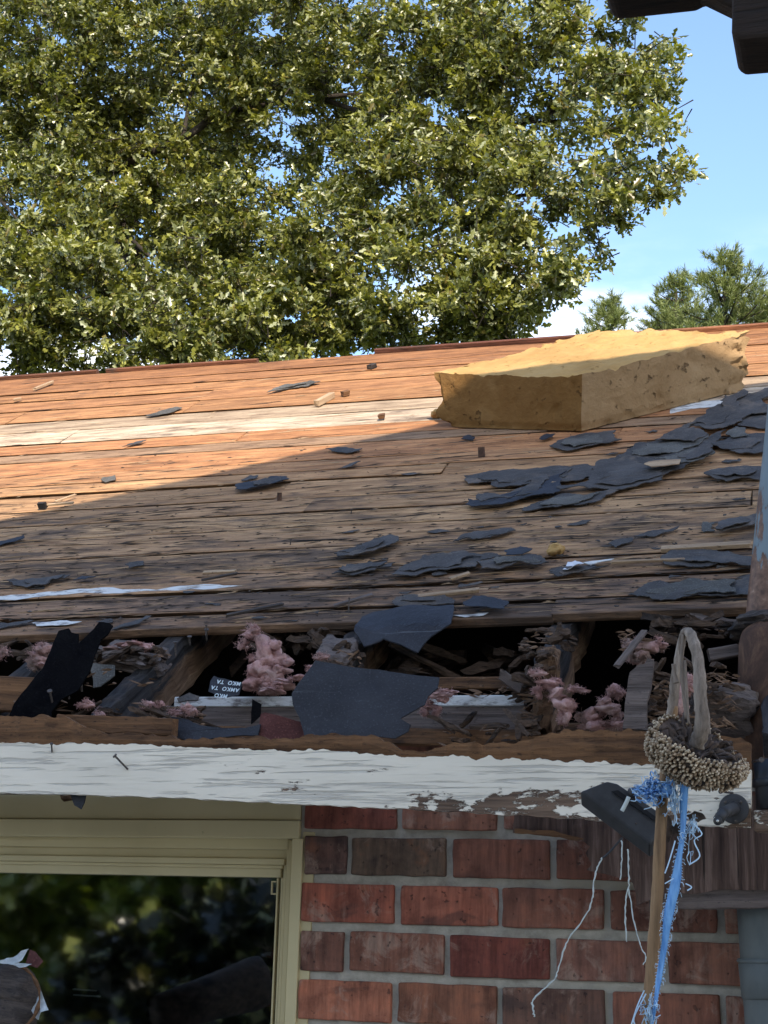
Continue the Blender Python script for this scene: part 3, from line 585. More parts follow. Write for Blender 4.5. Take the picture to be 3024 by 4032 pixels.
# ------------------------------------------------------------------ torn felt and shingle scraps on the deck
def A(*q): return [(1500+x*.9186, 1200+y*.9186) for x, y in q]
def B(*q): return [(x*.9645, 1300+y*.9645) for x, y in q]
def C(*q): return [(x*.9645, 1900+y*.9645) for x, y in q]
def D(*q): return [(1500+x*.9186, 1900+y*.9186) for x, y in q]
def E2(*q): return [(1000+x*.7233, 2350+y*.7233) for x, y in q]
RM = lambda P: Matrix(((1, 0, 0, P.x), (0, RU.y, RN.y, P.y), (0, RU.z, RN.z, P.z), (0, 0, 0, 1)))
_n = [0]
def scrap(pix, label, mat='felt', h=.004, th=.0025, curl=.006, cat='felt scrap', name='felt_scrap', amp=.05, it=2, bend=None, freq=9, group=None):
    _n[0] += 1; s = _n[0]
    X = [roof_xs(x, y, h) for x, y in pix]; cx = sum(p[0] for p in X)/len(X); cs = sum(p[1] for p in X)/len(X)
    lift = abs(curl)*.62+.0012
    o = link(name, sheet_mesh([(a-cx, b-cs) for a, b in X], s, th, curl, freq, 2, amp, it, bend), M[mat], mw=RM(rp(cx, cs, h+lift)))
    return tag(o, label, cat, group)
G1 = 'torn felt pieces on the plank roof'
L_ = [
 (A((1490, 412), (1530, 388), (1590, 395), (1665, 358), (1700, 380), (1690, 470), (1590, 478), (1550, 505), (1440, 545), (1400, 545), (1330, 530), (1280, 550), (1200, 585), (1175, 590), (1300, 530)), 'largest dark felt sheet, running up the roof beside the foam slab', 'felt', .014),
 (A((1175, 592), (1290, 545), (1340, 538), (1400, 560), (1340, 590), (1260, 584)), 'leaf shaped felt flap on the lower end of the largest sheet', 'felt', .020),
 (A((1020, 650), (1110, 600), (1240, 590), (1400, 585), (1480, 548), (1460, 575), (1420, 615), (1300, 660), (1180, 680), (1010, 680)), 'broad felt piece directly above the pale printed strip', 'felt', .010),
 (A((1170, 665), (1320, 630), (1400, 620), (1435, 640), (1330, 680), (1260, 690)), 'gritty grey shingle fragment just right of the pale printed strip', 'grit', .016),
 (A((880, 770), (920, 705), (1000, 670), (1130, 690), (1325, 695), (1220, 735), (1210, 760), (1060, 790), (1030, 800), (770, 805), (760, 790)), 'wide blue black felt sheet just below the pale printed strip', 'felt', .007),
 (A((358, 740), (540, 720), (870, 695), (915, 705), (865, 755), (700, 770), (480, 785), (470, 768), (375, 772)), 'long felt tongue, upper of the two pointing to the left', 'felt', .004),
 (A((362, 860), (375, 840), (510, 835), (700, 765), (730, 745), (800, 722), (770, 775), (740, 820), (560, 855), (400, 870)), 'black tapering felt tongue, lower of the two pointing to the left', 'slate', .010),
 (A((605, 885), (640, 870), (760, 825), (1030, 800), (950, 845), (720, 885), (620, 893)), 'slender curved felt piece lowest below the big felt patch', 'felt', .003),
 (A((722, 610), (770, 585), (900, 560), (1010, 550), (1035, 590), (960, 605), (800, 635), (740, 622)), 'oblong felt piece just below the near corner of the foam slab', 'felt', .004),
 (A((1415, 610), (1440, 590), (1500, 580), (1660, 560), (1690, 600), (1650, 640), (1540, 645)), 'broad felt triangle next to the steel mast below the largest sheet', 'felt', .004),
 (A((1590, 470), (1650, 465), (1690, 490), (1680, 540), (1530, 525)), 'stiff grey felt corner beside the mast, tucked under the largest sheet', 'felt', .008),
 (A((1480, 555), (1520, 530), (1560, 535), (1580, 570), (1500, 572)), 'small brownish felt triangle between the sheets near the mast', 'grit', .012),
 (A((1385, 740), (1410, 728), (1625, 700), (1670, 730), (1625, 755), (1480, 762), (1430, 755)), 'flat felt strip with pale scuff running to the mast', 'felt', .003),
 (D((1440, 215), (1450, 185), (1500, 160), (1600, 140), (1640, 150), (1620, 175), (1530, 200), (1470, 217)), 'curled felt flap lifting off the deck against the mast', 'felt', .012),
 (D((1380, 175), (1430, 178), (1433, 215), (1385, 218)), 'small square brown felt chip left of the curled flap', 'grit', .003),
 (D((310, 260), (360, 235), (560, 205), (580, 212), (500, 240), (400, 255)), 'thin felt sliver above the cluster of lower felt scraps', 'felt', .002),
 (D((975, 270), (1010, 255), (1075, 245), (1080, 258), (1010, 290)), 'small pointed felt chip up and right of the white paper scrap', 'felt', .003),
 (D((1085, 240), (1170, 215), (1280, 197), (1270, 208), (1180, 235)), 'thin felt splinter lying above the small pointed chip', 'felt', .003),
 (D((45, 405), (180, 340), (210, 320), (390, 315), (500, 320), (540, 330), (430, 345), (410, 375), (280, 385), (190, 395), (150, 413)), 'wide ragged felt piece, left one of the lower felt cluster', 'felt', .006),
 (D((410, 345), (560, 325), (660, 320), (720, 350), (650, 360), (580, 355), (430, 378)), 'middle felt piece of the lower cluster, left of the white paper', 'felt', .012),
 (D((530, 300), (600, 280), (650, 295), (600, 320), (540, 325)), 'upper small felt piece of the lower cluster', 'slate', .016),
 (D((722, 400), (760, 385), (920, 375), (930, 380), (760, 412)), 'narrow felt strip just under the white paper scrap', 'felt', .003),
 (D((1060, 490), (1200, 440), (1590, 415), (1600, 500), (1400, 500), (1200, 520), (1100, 495)), 'long tarry felt patch on the lowest boards at the mast', 'felt', .002),
 (D((1200, 345), (1280, 300), (1400, 300), (1600, 335), (1600, 368), (1450, 360), (1300, 365), (1210, 355)), 'rumpled dark felt mat right of the white paper scrap', 'felt', .004),
 (E2((765, 60), (780, 15), (880, 10), (1080, 20), (1090, 50), (850, 68)), 'scuffed felt piece just above the flap over the eave', 'felt', .004),
 (E2((1140, 40), (1200, 10), (1300, 15), (1385, 50), (1360, 78), (1230, 65)), 'leaf shaped felt piece right of the flap over the eave', 'slate', .012),
 (B((962, 655), (968, 635), (1100, 605), (1170, 598), (1180, 620), (1140, 630), (1000, 660)), 'felt strip alone on bare boards just under the shadow line', 'slate', .008),
 (B((985, 615), (1020, 600), (1055, 600), (1045, 612), (1000, 620)), 'small felt fragment right above the lone strip at shadow line', 'felt', .004),
 (B((1090, 262), (1160, 230), (1270, 212), (1310, 218), (1200, 240)), 'sunlit grey felt sliver near the ridge, left of the foam', 'grit', .003),
 (B((590, 350), (640, 340), (730, 318), (745, 322), (700, 340), (640, 350)), 'sunlit grey felt sliver on the orange boards, middle left', 'grit', .003),
 (B((420, 610), (470, 600), (465, 618), (430, 625)), 'tiny sunlit felt chip above the shadow edge at left', 'grit', .003),
 (B((500, 485), (530, 470), (600, 455), (560, 472)), 'tiny grey felt splinter just under the white board', 'felt', .003),
 (B((-30, 875), (60, 855), (100, 845), (95, 857), (-20, 890)), 'black felt splinter at the left picture edge below the shadow line', 'slate', .006),
 (B((1380, 570), (1430, 550), (1475, 545), (1440, 560)), 'thin felt splinter left of the foam, just inside shade', 'felt', .003),
 (B((1330, 490), (1480, 488), (1440, 505), (1400, 505)), 'flat dark felt splinter on the shadow edge near the foam', 'felt', .003),
 (C((1365, 300), (1490, 270), (1560, 230), (1600, 222), (1630, 240), (1590, 265), (1500, 295), (1440, 312)), 'bent felt piece in the middle of the lower roof', 'felt', .010),
 (C((512, 345), (530, 335), (590, 335), (590, 347), (530, 355)), 'small oval felt chip alone on the lower left boards', 'felt', .003),
 (C((15, 415), (60, 405), (200, 395), (290, 390), (270, 405), (210, 410), (190, 430), (60, 432)), 'long felt scrap above the white streaked board at left', 'felt', .003),
 (C((300, 410), (340, 395), (395, 392), (350, 407)), 'dark felt splinter at the right end of the long left scrap', 'slate', .004),
 (C((460, 605), (520, 580), (600, 555), (620, 558), (570, 585)), 'dull felt sliver on the lowest plank right of the black flap', 'felt', .002),
 (C((-40, 575), (140, 570), (60, 590), (-30, 600)), 'flat felt tongue on the lowest plank at far left', 'felt', .002),
 (C((1355, 380), (1400, 350), (1560, 345), (1615, 335), (1600, 352), (1500, 375), (1440, 385)), 'crumpled felt strip left of the lower felt cluster', 'felt', .004),
 (A((345, 580), (375, 562), (400, 570), (395, 582)), 'tiny black felt chip below the left corner of the foam', 'slate', .004),
 (A((680, 580), (710, 562), (750, 562), (740, 575), (690, 588)), 'tiny blue black felt chip under the foam front face', 'slate', .004),
]
for pix, lab, mt, h in L_:
    big = max(p[0] for p in pix)-min(p[0] for p in pix) > 180
    sc1 = scrap(pix, lab, mt, h, .0020 if big else .0016, .0070 if big else .005, amp=.19, group=G1, it=4 if big else 3)
    if big and h < .02:
        X = [roof_xs(x, y, h) for x, y in pix]; cx = sum(p[0] for p in X)/len(X); cs = sum(p[1] for p in X)/len(X); gg = hsh('layer', lab); dx, ds, q1, q2 = gg.uniform(-.03, .03), gg.uniform(-.012, .012), gg.uniform(.55, .8), gg.uniform(.55, .85)
        o2 = link('torn_layer', sheet_mesh([((a-cx)*q1+dx, (b-cs)*q2+ds) for a, b in X], gg.randint(1, 99), .0016, .006, 12, 2, .2, 4), M['grit' if gg.random() < .3 else 'felt'], mw=RM(rp(cx, cs, h+.0082))); sub(o2, sc1)
# flap that hangs over the eave
def droop(x, y): return -max(0.0, -(y+.012))**1.3*1.6
scrap(E2((545, 190), (590, 125), (650, 100), (850, 70), (1090, 60), (1088, 105), (1075, 160), (960, 190), (880, 225), (800, 212), (700, 200), (590, 222)), 'wide blue black shingle flap hanging over the eave edge', 'slate', .010, .003, .005, it=2, bend=droop, group=G1)
tag(scrap(A((1128, 690), (1150, 678), (1285, 668), (1280, 690), (1160, 702)), 'pale printed strip lying on the big felt patch', 'paleboard', .026, .002, .003, 'strip', 'printed_strip'))
tag(scrap(D((780, 377), (800, 335), (832, 335), (872, 362), (862, 377)), 'crumpled white paper scrap among the lower felt pieces', 'paper', .014, .0015, .012, 'paper', 'paper_scrap', bend=lambda x, y: .02*math.sin(x*90)*.4))
scrap(D((868, 352), (1000, 335), (985, 343), (900, 362)), 'narrow white flake pointing right from the white paper scrap', 'whitechip', .006, .0015, .004, 'paint flake', 'paint_flake')
scrap(C((-40, 468), (200, 450), (500, 440), (800, 422), (990, 425), (700, 446), (400, 456), (-40, 480)), 'long white paint remnant along a lower left board', 'whitechip', .0012, .0008, .0015, 'paint remnant', 'paint_remnant', amp=.10, it=3)
scrap(C((130, 575), (250, 566), (335, 572), (250, 587), (150, 590)), 'white paint patch on the lowest plank beside the black flap', 'whitechip', .0008, .0008, .0015, 'paint remnant', 'paint_remnant', amp=.10)
scrap(A((1240, 452), (1340, 418), (1490, 410), (1478, 436), (1330, 450), (1240, 470)), 'pale blank board face showing right of the foam slab', 'whitechip', -.0008, .0008, .001, 'paint remnant', 'paint_remnant', amp=.03)
scrap(E2((1060, 105), (1150, 100), (1280, 92), (1250, 108), (1150, 118)), 'white flaked paint right of the flap over the eave', 'whitechip', -.0008, .0008, .002, 'paint remnant', 'paint_remnant', amp=.1)

# splinters and small sticks
def stick(p, q, w, t, label, mat='paleboard', h=.012, seed=0, cat='wood splinter', name='wood_splinter'):
    a = on_roof(*p, h); b = on_roof(*q, h); return tag(bar(name, a, b, w, t, M[mat], seed=seed, up=RN, seg=5, wob=.003, ragged=(.006, .006), ch=.001), label, cat)
stick((1245, 1590), (1310, 1555), .022, .02, 'sunlit pale stick on the white board in the upper middle', seed=1)
stick((133, 1532), (210, 1502), .016, .01, 'thin pale lath near the ridge at upper left', seed=2)
stick((52, 1575), (86, 1568), .016, .008, 'short pale lath left under the ridge lath', seed=3)
stick((1345, 1552), (1376, 1544), .022, .016, 'small orange wood block right of the pale stick', 'brownwood', seed=4)
stick((1488, 1641), (1518, 1637), .020, .014, 'small brown wood block on the white board near the foam', 'brownwood', seed=5)
stick((150, 1992), (185, 1990), .016, .018, 'black charred wood stub on the sunlit boards at left', 'tarred', seed=6)
stick((185, 1988), (290, 1978), .010, .006, 'thin splinter trailing from the charred stub', 'paleboard', seed=7)
stick((215, 1975), (300, 1945), .008, .004, 'finest pale splinter above the charred stub', 'paleboard', seed=8)
stick((1452, 1447), (1478, 1437), .02, .016, 'dark wood chip near the ridge left of the foam', 'tarred', seed=9)
stick((885, 2425), (1120, 2378), .010, .006, 'long dark splinter on the two lowest planks', 'tarred', seed=10)
stick((1310, 2387), (1470, 2340), .012, .006, 'ragged dark splinter left above the eave flap', 'greywood', seed=11)
stick((1770, 2280), (1850, 2255), .014, .006, 'pale yellow splinter below the lower felt cluster', 'paleboard', seed=12)
stick((800, 2255), (930, 2250), .012, .006, 'pale splinter on a lower board near the middle', 'paleboard', seed=13)
stick((1640, 2350), (1890, 2322), .014, .008, 'yellow brown torn wood strip above the eave flap pieces', 'paleboard', seed=14)
stick((2400, 2215), (2700, 2205), .010, .006, 'long pale splinter right of the white paper scrap', 'paleboard', seed=15)
stick((2600, 2165), (2960, 2142), .022, .010, 'tawny split lath along a lower board at the mast', 'paleboard', seed=16)
stick((940, 2255), (790, 2285), .008, .005, 'thin dark splinter under the pale lower splinter', 'tarred', seed=17)
def standing(px, py, hpx, w, label, mat='brownwood', seed=0):
    a = on_roof(px, py, 0); b = a+Vector((hsh(seed).uniform(-.01, .01), -.004, hpx/1350.)); return tag(bar('wood_stub', a, b, w, .006, M[mat], seed=seed, up=(0, -1, 0), seg=3, wob=.002), label, 'wood stub')
standing(1897, 1800, 38, .020, 'upright brown metal tab below the foam slab', 'rust', 1); standing(1100, 1972, 30, .014, 'upright brown tab on the boards below the shadow line', 'rust', 2)
for i, (x, y, hgt, lab) in enumerate([(1143, 2148, 20, 'tiny nail standing on the lower boards, left one of two'), (1383, 2022, 14, 'tiny nail standing just under the upright brown tab'), (1372, 2415, 48, 'tall nail standing behind the flap over the eave'), (810, 2502, 30, 'nail standing at the very edge of the lowest plank'), (432, 2292, 12, 'tiny nail left of the white streak on lower boards')]):
    a = on_roof(x, y, 0); tag(nail('nail', a, a+Vector((.002, -.004, hgt/1500.)), .0016, .003), lab, 'nail')
g = hsh(7); bm = bmesh.new()
def chip_lump(px, py, r, label, mat, name='rubble_lump', seed=0, Y=None):
    bm = bmesh.new(); bmesh.ops.create_icosphere(bm, subdivisions=3, radius=r)
    for v in bm.verts: v.co *= 1+.35*fbm(v.co, 1.2/r, 3, seed)
    for v in bm.verts: v.co.z *= .75
    P = on_roof(px, py, r*.6) if Y is None else at(px, py, Y); return tag(link(name, bm_mesh(bm), M[mat], loc=P), label, 'lump')
chip_lump(2188, 2165, .020, 'small hollow brown lump above the lower felt cluster', 'foam', seed=3)
chip_lump(2184, 1908, .012, 'tan lump on the black tapering felt tongue', 'paleboard', seed=4)
# gritty crumbs spread over the lower boards: too many and too small to count
cv = []; cf = []; g = random.Random(5)
for i in range(2200):
    x = g.uniform(-2.4, .1); s = abs(g.gauss(0, .42))+.01
    if g.random() < .35: s = g.uniform(0, 1.4)
    if s > 2.2: continue
    P = rp(x, s, .0015); r = g.choice((.0007, .0009, .0012, .0016, .0028)); b = len(cv)
    ax = Vector((g.uniform(.8, 4.0)*r, 0, 0)); ay = RU*r*g.uniform(.5, 1.2); az = RN*r*.8
    cv += [P+ax, P+ay, P-ax, P-ay, P+az]; cf += [(b, b+1, b+4), (b+1, b+2, b+4), (b+2, b+3, b+4), (b+3, b, b+4)]
tag(link('grit_debris', mesh_from(cv, cf), M['tarred']), 'dark crumbs of grit and rotten felt strewn over the boards', 'debris', kind='stuff')

fv_ = []; ff_ = []; g = random.Random(31)
for i in range(120):
    q = g.random()
    if q < .45: x, s = g.uniform(-1.25, .1), g.gauss(.34, .16)
    elif q < .75: x, s = g.uniform(-.8, .0), g.uniform(.5, 1.25)
    else: x, s = g.uniform(-2.3, 0), abs(g.gauss(0, .5))
    if s < .01 or s > 2.0: continue
    n_ = g.randint(6, 10); L1 = g.choice((.004, .006, .008, .012, .020, .030)); L2 = L1*g.uniform(.25, .6); an = g.gauss(0, .25); hh_ = g.uniform(.002, .005); b = len(fv_)
    rim = []
    for k_ in range(n_):
        a_ = 2*math.pi*k_/n_; rr = g.uniform(.35, 1.15); u_, v_ = math.cos(a_)*L1*rr, math.sin(a_)*L2*rr; rim.append(rp(x+u_*math.cos(an)-v_*math.sin(an), s+u_*math.sin(an)+v_*math.cos(an), hh_+g.uniform(-.001, .003)))
    fv_ += rim+[p_-RN*.0012 for p_ in rim]; ff_.append(tuple(range(b, b+n_))); ff_ += [(b+k_, b+n_+k_, b+n_+(k_+1) % n_, b+(k_+1) % n_) for k_ in range(n_)]
tag(link('felt_crumbs', mesh_from(fv_, ff_), M['felt']), 'tiny ragged felt crumbs strewn between the larger scraps', 'debris', kind='stuff')

def slivers(n, seed, mat, label, smax):
    g = random.Random(seed); vs = []; fs = []
    for i in range(n):
        x = g.uniform(-3.0, .1); s = min(abs(g.gauss(0, smax)), 2.3)+.01; l = g.choice((.012, .02, .03, .05, .09)); w = g.uniform(.0007, .0018); an = g.gauss(-.03, .07); e = Vector((math.cos(an), 0, 0))+RU*math.sin(an); f_ = RU*w; up = RN*g.uniform(.0015, .005); P = rp(x, s, .0005); b = len(vs)
        vs += [P-e*l, P+f_+up*.4, P+e*l+up*g.uniform(0, 1.4), P-f_+up*.4, P+up]; fs += [(b, b+3, b+4), (b+3, b+2, b+4), (b+2, b+1, b+4), (b+1, b, b+4)]
    return tag(link('wood_slivers', mesh_from(vs, fs), M[mat]), label, 'debris', kind='stuff')
slivers(1100, 41, 'paleboard', 'pale lifted slivers of board grain all over the deck', .9); slivers(1300, 42, 'tarred', 'dark splinters and grime flecks along the lower boards', .55)

# ------------------------------------------------------------------ foam slab on the roof
TOP = [(-1.235, 1.53), (-.745, 1.325), (-.30, 1.69), (-.78, 1.905)]; BASE = [(-1.200, 1.455), (-.757, 1.297), (-.318, 1.61), (-.78, 1.83)]; FH = .152
N1, N2, N3 = 60, 56, 16
def fpt(u, v, w):
    q = [Vector(a).lerp(Vector(b), w) for a, b in zip(BASE, TOP)]
    p = q[0].lerp(q[1], u).lerp(q[3].lerp(q[2], u), v); return p.x, p.y, w*FH
vid = {}; fv = []; ff = []
def fi(i, j, k):
    if (i, j, k) not in vid: vid[(i, j, k)] = len(fv); fv.append((i/N1, j/N2, k/N3))
    return vid[(i, j, k)]
for i in range(N1):
    for j in range(N2):
        for k_ in (0, N3):
            q = (fi(i, j, k_), fi(i+1, j, k_), fi(i+1, j+1, k_), fi(i, j+1, k_)); ff.append(q if k_ else q[::-1])
for i in range(N1):
    for k_ in range(N3):
        for j in (0, N2):
            q = (fi(i, j, k_), fi(i+1, j, k_), fi(i+1, j, k_+1), fi(i, j, k_+1)); ff.append(q if j == 0 else q[::-1])
for j in range(N2):
    for k_ in range(N3):
        for i in (0, N1):
            q = (fi(i, j, k_), fi(i, j, k_+1), fi(i, j+1, k_+1), fi(i, j+1, k_)); ff.append(q if i == 0 else q[::-1])
out = []
for (u, v, w) in fv:
    x, s, h = fpt(u, v, w); n = fbm((x*9, s*9, h*9), 1, 4); n2 = fbm((x*38, s*38, h*38), 1, 3, 3)
    uu, vv = u-.5, v-.5; e = 0
    # round and crumble the edges
    ed = min(min(u, 1-u)*.49, min(v, 1-v)*.48, 1e9); et = (1-w)*FH
    ck = max(0.0, fbm((x*13, s*13, 2), 1, 3)-.30)
    if w > .55 and ed < .03: h -= ck*(.03-ed)*1.2
    cx, cs = -.76, 1.60
    pull = .004*n+.0035*n2
    if v < .001 or v > .999 or u < .001 or u > .999:
        x += (cx-x)*(.008*n+.010*max(0, n2-.1)+.05*max(0, fbm((x*24, s*24, h*24), 1, 2, 8)-.38)); s += (cs-s)*(.008*n+.010*max(0, n2-.1)+.05*max(0, fbm((x*24, s*24, h*24), 1, 2, 8)-.38))
        if w < .12: x += (cx-x)*.016; s += (cs-s)*.018
    # notches: cut near corner, ragged left end, crumbled far right end
    d = math.hypot((u-1)*.5, v*.48); 
    if d < .085 and w > .3:
        t_ = (.085-d)*1.7*(w-.3)/.7; x += (cx-x)*t_; s += (cs-s)*t_
    if u < .05: x += .030*fbm((s*16, h*22, 0), 1, 3, 5)+.004
    if v > .90: s += .035*fbm((x*15, h*18, 0), 1, 3, 9); x += .030*fbm((h*26, s*22, 0), 1, 3, 4)
    if w > .999: h += pull + (.010*fbm((x*14, s*40, 1), 1, 3) if s > 1.66+.28*(-.75-x) else 0)
    if w < .001: h = 0
    out.append(rp(x, s, max(0.001, h+.004)))
fme = mesh_from(out, ff, True); fme.set_sharp_from_angle(angle=R(38)); fme.materials.append(M['foam']); fme.materials.append(M['foam_front']); fme.materials.append(M['foam_side']); fme.materials.append(M['foam_fresh'])
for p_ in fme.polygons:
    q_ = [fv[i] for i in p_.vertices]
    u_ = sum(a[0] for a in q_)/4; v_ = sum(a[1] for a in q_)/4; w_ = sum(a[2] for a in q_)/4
    if all(a[1] < 1e-6 for a in q_) or all(a[0] < 1e-6 for a in q_): p_.material_index = 1  # front and left faces take the darker brown
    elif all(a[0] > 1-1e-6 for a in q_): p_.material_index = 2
    pass
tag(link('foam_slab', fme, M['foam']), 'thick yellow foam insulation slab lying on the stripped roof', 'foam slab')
chip_lump(1722, 1630, .020, 'loose foam crumb stuck to the left end of the slab', 'foam', 'foam_crumb', 9)

# ------------------------------------------------------------------ sheets standing in the open eave
def c1(*q): return [(x*.7836, 2350+y*.7836) for x, y in q]
def c6(*q): return [(x*.5425, 2450+y*.5425) for x, y in q]
def c3(*q): return [(1900+x*.6775, 2350+y*.6775) for x, y in q]
def cp(*q): return [(750+x*.1808, 2600+y*.1808) for x, y in q]
tag(plate('felt_flap', c6((75, 690), (110, 600), (200, 480), (310, 340), (380, 170), (425, 60), (500, 45), (520, 75), (570, 85), (570, 155), (680, 50), (720, 0), (800, 10), (820, 25), (780, 95), (730, 130), (690, 240), (640, 380), (560, 500), (440, 560), (370, 650), (370, 690)), -.30, .003, 'black', 41, .03, 2, .006, tilt=.25), 'jet black forked felt flap leaning in the open eave at left', 'felt scrap')
tag(plate('shingle_sheet', E2((340, 350), (690, 400), (1010, 440), (1000, 500), (950, 545), (930, 590), (800, 665), (855, 700), (840, 735), (770, 772), (620, 765), (540, 760), (400, 755), (310, 760), (275, 755), (250, 660), (215, 590), (210, 530), (250, 470)), -.295, .0035, 'slate', 42, .02, 2, .006, 5, tilt=.2), 'large blue black shingle sheet standing in the middle of eave gap', 'shingle')
tag(plate('shingle_sheet', E2((20, 775), (40, 640), (60, 630), (180, 660), (250, 680), (290, 775)), -.275, .0035, 'redgrit', 43, .03, 2, .005), 'dark red gritted shingle piece left of the large blue black sheet', 'shingle')
tag(plate('shingle_sheet', c1((840, 600), (950, 620), (1000, 650), (1180, 660), (1310, 640), (1295, 695), (1230, 695), (1180, 700), (1050, 720), (950, 730), (885, 712)), -.285, .0035, 'slate', 44, .03, 2, .008, tilt=.3), 'bent blue grey shingle piece on the fascia left of the red one', 'shingle')
tag(plate('felt_scrap', c1((1262, 640), (1265, 570), (1272, 515), (1315, 540), (1308, 600)), -.272, .003, 'black', 45, .03, 2, .004), 'small black felt tab rising behind the red shingle piece', 'felt scrap')
pr = plate('printed_scrap', cp((395, 690), (440, 470), (520, 350), (620, 390), (800, 420), (1110, 480), (1130, 520), (1060, 760), (800, 810), (600, 760)), -.12, .002, 'slate', 46, .03, 2, .002, 5, tilt=.35)
tag(pr, 'blue grey shingle wrapper scrap printed TAMKO upside down', 'wrapper scrap')
def lettering(txt, px, py, ang, size, plane_obj):
    cu = bpy.data.curves.new('lettering', 'FONT'); cu.body = txt; cu.size = size; cu.align_x = 'LEFT'; cu.extrude = .0002; cu.offset = size*.02; cu.space_character = 1.15
    o = bpy.data.objects.new('lettering_src', cu); COL.objects.link(o); dg = bpy.context.evaluated_depsgraph_get(); me = bpy.data.meshes.new_from_object(o.evaluated_get(dg)); bpy.data.objects.remove(o)
    mw = plane_obj.matrix_world if plane_obj.matrix_world != Matrix.Identity(4) else plane_obj.matrix_basis
    n = Vector((mw[0][2], mw[1][2], mw[2][2])); c = mw.translation+n*.0052; cc = V3(CAM); d = V3(ray(px, py)); P = cc+d*((c-cc).dot(n)/d.dot(n)); loc = mw.inverted() @ P
    ob = link('lettering', me, M['printwhite']); ob.parent = plane_obj; ob.location = loc; ob.rotation_euler = (0, 0, ang); return ob
bpy.context.view_layer.update()
for (t, px, py) in (('MKO  TA', 950, 2687), ('AMKO  TA', 943, 2712), ('MKO', 897, 2736)):
    lettering(t, *([px, py]), math.pi-.14, .0118, pr)
k = plate('shingle_sheet', c6((655, 300), (830, 310), (830, 385), (730, 470), (680, 480)), -.15, .003, 'grit', 47, .04, 2, .004, tilt=.3); tag(k, 'small grey green shingle corner behind the black forked flap', 'shingle')
k = plate('felt_scrap', c6((1290, 560), (1380, 520), (1450, 545), (1440, 575), (1300, 590)), -.13, .003, 'felt', 48, .06, 2, .006, tilt=.5); tag(k, 'small dark felt curl at left end of the white wall strip', 'felt scrap')
tag(plate('board_strip', c3((820, 775), (845, 560), (862, 450), (905, 410), (950, 400), (965, 365), (1000, 380), (985, 520), (960, 640), (965, 785)), -.27, .012, 'greywood', 49, .03, 2, .001, tilt=.12), 'grey splintered upright board standing behind the sunflower', 'board')
tag(bar('wood_splinter', at(*c3((770, 410))[0], -.22), at(*c3((950, 180))[0], -.14), .012, .006, M['greywood'], seed=51, up=(0, -1, 0), seg=6, wob=.004, ragged=(.01, .02)), 'thin grey splinter leaning above the upright board', 'wood splinter')
tag(bar('wood_splinter', at(*c3((85, 440))[0], -.16), at(*c3((225, 540))[0], -.14), .022, .016, M['greywood'], seed=52, up=(0, -1, 0), seg=6, wob=.004, ragged=(.02, .01)), 'stubby split block end by the broken rafter tail', 'wood splinter')
tag(bar('wood_splinter', at(*c3((1285, 350))[0], -.10), at(*c3((1510, 310))[0], -.08), .022, .016, M['greywood'], seed=53, up=(0, -1, 0), seg=8, wob=.006, ragged=(.02, .01)), 'weathered rail stub between the sunflower and rusty post', 'wood splinter')
tag(bar('wood_splinter', at(*c3((1200, 130))[0], .02), at(*c3((1520, 175))[0], .0), .022, .018, M['greywood'], seed=54, up=(0, -1, 0), seg=8, wob=.008, rough=.002, ragged=(.03, .01)), 'ragged splintered batten under the eave beside the mast', 'wood splinter')

# pink fibre insulation
def clump(blobs, Y, label, seed, mat='pink', depth=.04, fuzz=60, name='insulation_clump'):
    """wad of fibre: overlapping tufts with a lumpy skin and loose strands; blobs are (px, py, rx, ry) in photograph pixels"""
    g = random.Random(seed); vs = []; fs = []; P0 = None; small = []
    for (px, py, rx, ry) in blobs:
        small.append((px, py, rx*.8, ry*.8))
        for _ in range(4):
            a = g.uniform(0, 6.28); k_ = g.uniform(.30, .62); small.append((px+math.cos(a)*rx*.75, py+math.sin(a)*ry*.75, rx*k_, ry*k_))
    for (px, py, rx, ry) in small:
        c = at(px, py, Y+g.uniform(-.016, .016)); sc = (c-V3(CAM)).length/FPX; P0 = P0 or c; ang = g.uniform(-.7, .7); ca, sa = math.cos(ang), math.sin(ang); st = g.uniform(.7, 1.5)
        bm = bmesh.new(); bmesh.ops.create_icosphere(bm, subdivisions=3, radius=1.0); b = len(vs)
        for v in bm.verts:
            d = v.co.copy(); q = .86+.5*fbm(d, 1.1, 2, seed+px)+.20*fbm((d.x*2.2, d.y*3, d.z*4), 1.2, 2, seed+py); d *= max(.3, q); X_ = d.x*st; Z_ = d.z/st; X_, Z_ = X_*ca-Z_*sa, X_*sa+Z_*ca
            vs.append(c+Vector((X_*rx*sc, d.y*min(depth, max(rx, ry)*sc), Z_*ry*sc)))
        fs += [tuple(b+v.index for v in f.verts) for f in bm.faces]; bm.free()
        for _ in range(max(6, 7*fuzz//len(small))):
            d = Vector((g.gauss(0, 1), g.gauss(-.4, .8), g.gauss(0, 1))).normalized(); p = c+Vector((d.x*rx*sc, d.y*depth*.6, d.z*ry*sc))*.95
            t = Vector((g.gauss(0, 1), g.gauss(0, .6), g.gauss(-.2, 1))).normalized()*g.uniform(.002, .008); m = p+t*.5+d*.002
            tv, tf = tube_mesh([p-d*.003, m, p+t], [.00045, .0004, .0002], 3, cap=False); b = len(vs); vs += tv; fs += [tuple(b+i for i in q) for q in tf]
    o = link(name, mesh_from([v-P0 for v in vs], fs, True), M[mat], loc=P0); return tag(o, label, 'insulation', 'pink insulation spilling from the eave')
clump([(1000, 2505, 34, 26), (960, 2540, 22, 24), (1040, 2560, 60, 60), (1090, 2600, 60, 55), (1030, 2630, 66, 60), (1000, 2690, 44, 46), (1075, 2665, 60, 45), (1000, 2475, 22, 16)], -.06, 'largest pink insulation wad in the middle of open eave', 1, depth=.05, fuzz=150)
